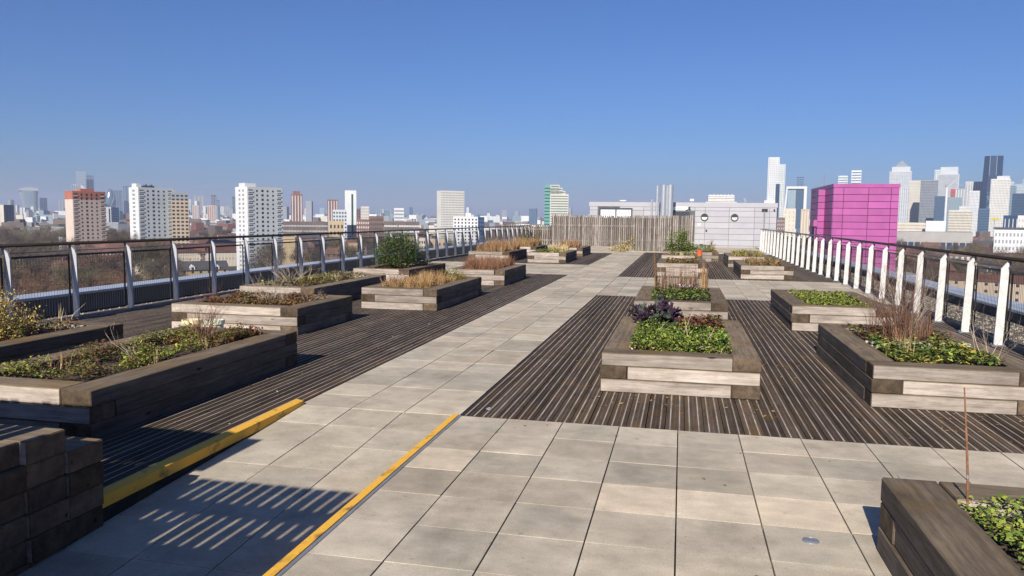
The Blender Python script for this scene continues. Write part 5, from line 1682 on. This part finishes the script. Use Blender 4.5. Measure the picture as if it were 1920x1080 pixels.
PROTO = [house_parts(26, 9, 6.2, 9.6, F_BRICK, F_ROOFB, rows=2, cols=7), house_parts(14, 9, 6.0, 9.4, F_YBRICK, F_ROOFG, dormers=2, cols=4),
         house_parts(18, 10, 8.6, 12.4, F_BRICK, F_ROOFR, rows=3, cols=5), house_parts(34, 10, 9.0, 11.6, F_TAN, F_ROOFB, rows=3, cols=9, chim=False),
         house_parts(12, 9, 5.6, 9.0, F_CREAM, F_ROOFR, cols=3), house_parts(22, 12, 10, 13.5, F_BROWN, F_ROOFG, rows=3, cols=6)]
# the ones that can be told apart
p, rz = frame(275, 380)
house('house', 'yellow brick house with one white gabled dormer in its dark slate roof', p, rz + .35, house_parts(18, 11, 5.4, 9.8, F_YBRICK, F_ROOFG, dormers=1, cols=4))
p, rz = frame(335, 390)
house('house', 'long yellow brick house with two small white dormers beside the single dormer one', p, rz + .2, house_parts(24, 11, 5.2, 9.4, F_YBRICK, F_ROOFG, dormers=2, cols=6))
p, rz = frame(250, 425)
house('house', 'small cream house behind the yellow brick dormer house', p, rz - .3, house_parts(9, 8, 7.0, 9.4, F_CREAM, F_ROOFB, cols=2))
p, rz = frame(296, 480)
g = house('hall', 'broad ribbed cream gabled hall under a brown roof, centre left', p, rz + .1, house_parts(52, 26, 9.5, 14.5, F_CREAM, F_ROOFB, rows=1, cols=24, chim=False, winm=F_TAN), 'hall')
p, rz = frame(200, 470)
house('house', 'long hall with a big brown roof at the foot of the blush tower', p, rz - .12, house_parts(34, 20, 9.0, 16.5, F_BROWN, F_ROOFB, rows=2, cols=9, chim=False), 'hall')
tower('apartment_block', 'dark flat roofed block with a pale edge between the left railing posts', 150, 240, 466, 430, F_BROWN, None, 12, 3, 14, cat='apartment block', win=F_PALE, ww=.3, wh=.2)
tower('apartment_block', 'brown red brick flats seen between the white posts', 1750, 1815, 474, 520, F_BRICK, None, 12, 3, 7, cat='apartment block', win=F_WHITE, ww=.5, wh=.6)
tower('apartment_block', 'second stretch of brick flats further right behind the white posts', 1835, 1905, 478, 500, F_BRICK, None, 12, 3, 8, cat='apartment block', win=F_PALE, ww=.5, wh=.5)
tower('apartment_block', 'yellow brick flats with dark windows, left of a row seen through the railing', 757, 783, 444, 600, F_YBRICK, None, 12, 4, 4, cat='apartment block', ww=.5)
tower('apartment_block', 'paler yellow brick flats, second in the row seen through the railing', 785, 803, 446, 590, F_CREAM, None, 12, 4, 4, cat='apartment block', ww=.5)
tower('apartment_block', 'tan flats with few windows, third in the row seen through the railing', 806, 836, 448, 600, F_TAN, None, 12, 3, 4, cat='apartment block', ww=.3)
tower('apartment_block', 'plain yellow ochre block standing alone between railing posts', 652, 671, 456, 560, F_YBRICK, None, 10, 2, 1, cat='apartment block', ww=.1, win=F_TAN)
tower('apartment_block', 'ochre block beside the tall white tower, behind the handrail', 530, 552, 444, 520, F_YBRICK, None, 10, 3, 3, cat='apartment block', ww=.3, win=F_TAN)

def whereabouts(px, ds):
    for lim, w_ in ((125, 'left of the blush tower'), (245, 'between the blush and white grey towers'), (443, 'under the white grey tower'), (560, 'round the tall bright white tower'),
                    (740, 'near the slim white tower'), (1200, 'toward the cream white tower'), (1760, 'beyond the pink lift tower'), (9999, 'at the far right')):
        if px < lim:
            return ('near, ' if ds < 480 else 'farther off, ' if ds < 800 else 'distant, ') + w_


# scattered streets of houses, each turned its own way
R = random.Random(21)
hk = ['brown roofed brick row house', 'yellow brick dormer house', 'tall red roofed brick house', 'long tan terrace', 'small cream house', 'dark brick slated house']
taken = []
for k in range(150):
    for _ in range(20):
        px = R.uniform(-60, 1010) if R.random() < .68 else R.uniform(1560, 1990)
        ds = 330 + 1100 * R.random() ** 1.4
        p = ray(px, 415, ds)
        if all((p.x - q[0]) ** 2 + (p.y - q[1]) ** 2 > 30 ** 2 for q in taken) and not (240 < px < 530 and ds < 480):
            break
    taken.append((p.x, p.y))
    i = R.choice((0, 0, 1, 2, 2, 3, 4, 5))
    house('house', hk[i] + ', ' + whereabouts(px, ds), (p.x, p.y, GZ), R.choice((.4, .4, -.35, 1.2)) + R.uniform(-.15, .15), PROTO[i], 'house', 'houses in the streets below')

# --- bare trees
M_BARE = mat('bare_twigs', (.095, .068, .05), .9, var=.4, scale=.3, tint=.3)
M_BARE2 = mat('bare_twigs_olive', (.105, .088, .05), .9, var=.4, scale=.3, tint=.25)
M_TRUNK = mat('bark', (.06, .048, .038), .9, var=.3, scale=1.0, tint=.1)


def crown_mesh(seed, h, r, n, m):
    R_ = np.random.RandomState(seed)
    nc = 30
    c = R_.normal(0, 1, (nc, 3)); c /= np.linalg.norm(c, axis=1)[:, None]; c *= (R_.uniform(.25, 1, nc) ** .5)[:, None]
    k = R_.randint(0, nc, n)
    p = c[k] + R_.normal(0, .22, (n, 3))
    p = p * np.array([r, r, h * .36]) + np.array([0, 0, h * .62])
    d = p - np.array([0, 0, h * .25]); d /= np.linalg.norm(d, axis=1)[:, None]
    d += R_.normal(0, .45, (n, 3)); d /= np.linalg.norm(d, axis=1)[:, None]
    s = np.cross(d, R_.normal(0, 1, (n, 3))); s /= np.linalg.norm(s, axis=1)[:, None]
    L_ = R_.uniform(.8, 2.4, n) * h / 14
    w = R_.uniform(.02, .06, n) * h / 14
    V = np.stack([p - s * w[:, None], p + s * w[:, None], p + d * L_[:, None]], 1)
    return quick_mesh('crown', V, 3, [m], np.zeros(n))


def trunk_mesh(seed, h, r):
    R_ = random.Random(seed)
    mb = MB()
    mb.tube([(0, 0, 0), (.1, 0, h * .25), (0, .1, h * .5), (.1, 0, h * .8)], [h * .022, h * .018, h * .012, h * .004], 6, cap=False)
    for k in range(9):
        a = R_.uniform(0, 6.28); z0 = h * R_.uniform(.22, .5)
        mb.tube([(0, 0, z0), (math.cos(a) * r * .4, math.sin(a) * r * .4, z0 + h * .16), (math.cos(a) * r * .8, math.sin(a) * r * .8, z0 + h * .3)], [h * .01, h * .007, h * .002], 4, cap=False)
    return mb.mesh('trunk', [M_TRUNK], fix=False)


TREES = []
for k, (h, r, n, m) in enumerate(((15, 6.0, 3000, M_BARE), (12, 4.6, 2400, M_BARE), (17, 6.5, 3400, M_BARE2), (10, 4.5, 2000, M_BARE2), (14, 5.0, 2600, M_BARE))):
    TREES.append((crown_mesh(k + 1, h, r, n, m), trunk_mesh(k + 1, h, r)))
tk = ['broad brown bare tree', 'small brown bare tree', 'tall olive brown bare tree', 'low olive brown bare tree', 'upright brown bare tree']
for k in range(290):
    g_ = R.random()
    if g_ < .42: px, ds = R.uniform(-80, 330), 300 + 520 * R.random() ** 1.2
    elif g_ < .72: px, ds = R.uniform(480, 1010), 330 + 700 * R.random()
    else: px, ds = R.uniform(1560, 2000), 330 + 420 * R.random()
    p = ray(px, 415, ds)
    i = R.randrange(5)
    t = thing('bare_tree', tk[i] + ', ' + whereabouts(px, ds), 'tree', (p.x, p.y, GZ), R.uniform(0, 6.28), 'bare trees in the streets below')
    s = R.uniform(.75, 1.25); t.scale = (s, s, s * R.uniform(.85, 1.1))
    obj('crown', TREES[i][0], t); obj('trunk', TREES[i][1], t)


def wood_mass(name, label, px0, px1, d0, d1, n, h, m, seed):
    R_ = np.random.RandomState(seed)
    trees = max(20, n // 520)
    cen = []
    for _ in range(trees):
        p = ray(R_.uniform(px0, px1), 415, d0 + (d1 - d0) * R_.rand())
        cen.append((p.x, p.y, h * R_.uniform(.7, 1.1)))
    cen = np.array(cen)
    k = R_.randint(0, trees, n)
    d = R_.normal(0, 1, (n, 3)); d /= np.linalg.norm(d, axis=1)[:, None]; d *= (R_.rand(n) ** .4)[:, None]
    hh = cen[k, 2]
    p = np.stack([cen[k, 0] + d[:, 0] * hh * .42, cen[k, 1] + d[:, 1] * hh * .42, GZ + hh * .55 + d[:, 2] * hh * .45], -1)
    s = R_.normal(0, 1, (n, 3)); s /= np.linalg.norm(s, axis=1)[:, None]
    q = R_.normal(0, 1, (n, 3)) + np.array([0, 0, 1.0]); q /= np.linalg.norm(q, axis=1)[:, None]
    L_ = R_.uniform(.9, 2.4, n) * (d0 / 700) ** .5; w = R_.uniform(.04, .13, n) * (d0 / 500)
    V = np.stack([p - s * w[:, None], p + s * w[:, None], p + q * L_[:, None]], 1)
    tag(obj(name, quick_mesh(name, V, 3, [m], np.zeros(n))), label, 'woodland', kind='stuff')


wood_mass('woodland', 'dark olive belt of bare woodland before the left skyline', -120, 260, 760, 1150, 110000, 15, M_BARE2, 1)
wood_mass('woodland', 'brown belt of bare trees behind the estate towers', 200, 480, 900, 1500, 60000, 14, M_BARE, 2)
wood_mass('woodland', 'brown bare trees massed along the middle distance', 470, 1060, 850, 1500, 110000, 13, M_BARE, 3)
wood_mass('woodland', 'brown bare thicket beyond the white railing', 1800, 2050, 380, 560, 90000, 13, M_BARE, 4)
wood_mass('woodland', 'reddish brown scrub before the grey warehouse', 1690, 1850, 480, 700, 60000, 9, mat('bare_twigs_red', (.16, .075, .045), .9, var=.3, scale=.3, tint=0), 5)
wood_mass('woodland', 'red brown scrub below the left railing', -90, 240, 290, 400, 80000, 8, mat('bare_twigs_russet', (.15, .082, .05), .9, var=.3, scale=.3, tint=0), 6)

# --- far low city: thousands of small pale and brown blocks to the horizon
def far_blocks(name, label, n, d0, d1, h0, h1, mats, wts, seed, wmul=1.0):
    R_ = np.random.RandomState(seed)
    mb = MB()
    cum = np.cumsum(np.array(wts) / sum(wts))
    for k in range(n):
        px = R_.uniform(-200, 2120)
        ds = d0 + (d1 - d0) * R_.rand() ** 1.5
        p = ray(px, 415, ds)
        w, d = R_.uniform(10, 34) * wmul, R_.uniform(8, 16) * wmul
        h = h0 + (h1 - h0) * R_.rand() ** 2.6
        a = R_.uniform(-.6, .6)
        ca, sa = math.cos(a), math.sin(a)
        i0 = len(mb.v)
        mi = int(np.searchsorted(cum, R_.rand()))
        mb.box(-w / 2, w / 2, -d / 2, d / 2, GZ, GZ + h, mi, bottom=False)
        mb.v[i0:] = [(p.x + x * ca - y * sa, p.y + x * sa + y * ca, z) for (x, y, z) in mb.v[i0:]]
    tag(mb.build(name, mats, None, fix=False), label, 'distant buildings', kind='stuff')


far_blocks('distant_city', 'low streets of brown and pale buildings in the middle distance', 1500, 1100, 2600, 6, 22, [F_BROWN, F_CREAM, F_WHITE, F_DUSK, F_GREYC], [1.6, 1.2, 1.4, 3, 1.6], 5)
far_blocks('distant_city', 'grey and glassy mid rise blocks far off on the horizon', 520, 2300, 5200, 24, 78, [F_GREYC, F_GLASSL, F_GLASS, F_CREAM, F_PALE], [2, 2, 2, 1, 1.5], 8, .8)
far_blocks('distant_city', 'tiny pale buildings crowding the horizon', 3600, 2600, 8500, 8, 42, [F_WHITE, F_CREAM, F_GREYC, F_BRICK, F_GLASSL], [3, 2, 2, 2, 1], 6, 1.7)

# --- streets and cars beyond the right parapet
M_ROAD = mat('asphalt', (.055, .055, .058), .9, var=.2, scale=.3, coords='World', tint=0)
def road(name, pts, w, m, z):
    mb = MB()
    for (a, c) in zip(pts, pts[1:]):
        A, B = Vector(a), Vector(c)
        d = (B - A).normalized(); s = Vector((-d.y, d.x, 0)) * w / 2
        mb.face([A - s, A + s, B + s, B - s])
    for i in range(len(mb.v)):
        mb.v[i] = (mb.v[i][0], mb.v[i][1], z)
    tag(mb.build(name, m, None, fix=False), kind='structure')


q = [ray(px, 415, ds) for px, ds in ((1700, 470), (1800, 455), (1930, 440), (2050, 420))]
road('road', [(a.x, a.y, 0) for a in q], 11, M_ROAD, GZ + .03)
q = [ray(px, 415, ds) for px, ds in ((1800, 385), (1900, 378), (2020, 370))]
road('waste_ground', [(a.x, a.y, 0) for a in q], 34, mat('sandy_waste', (.30, .21, .12), .95, var=.35, scale=.15, coords='World', tint=0), GZ + .06)


def car(label, px, ds, rz, m):
    p = ray(px, 415, ds)
    t = thing('parked_car', label, 'car', (p.x, p.y, GZ + .07), rz, 'cars on the street beyond the white railing')
    mb = MB(); mb.prism([(-2.1, .35), (2.1, .35), (2.1, .8), (1.2, .95), (-2.0, .95), (-2.1, .8)], 'y', -.85, .85); mb.build('body', m, t)
    mb = MB(); mb.prism([(-1.7, .95), (.9, .95), (.35, 1.45), (-1.3, 1.45)], 'y', -.75, .75); mb.build('cabin', M_GLASS, t)
    for x in (-1.3, 1.3):
        for y in (-.8, .8):
            mb = MB(); mb.tube([(x, y - .1, .33), (x, y + .1, .33)], .33, 10); mb.build('wheel', M_BLACK, t)


car('white car on the street beyond the white railing', 1788, 452, .3, F_WHITE)
car('dark car on the street beyond the white railing', 1830, 449, .3, F_DARK)
car('silver car on the street beyond the white railing', 1905, 441, .3, F_STEEL)

# ------------------------------------------------------------------ the air: one closed box of thin haze round everything
bm = bmesh.new()
bmesh.ops.create_cube(bm, size=1.0)
hm = bpy.data.meshes.new('haze'); bm.to_mesh(hm); bm.free()
haze = obj('haze', hm, None, (0, 5000, 120))
haze.scale = (22000, 16000, 308)
tag(haze, 'thin pale haze over the whole city', 'haze', kind='stuff')
m = bpy.data.materials.new('haze_air')
m.use_nodes = True
t_ = m.node_tree
t_.nodes.clear()
pv = t_.nodes.new('ShaderNodeVolumePrincipled')
pv.inputs['Color'].default_value = (.58, .65, .86, 1)
pv.inputs['Density'].default_value = 0.00011
ou = t_.nodes.new('ShaderNodeOutputMaterial')
t_.links.new(pv.outputs[0], ou.inputs['Volume'])
hm.materials.append(m)
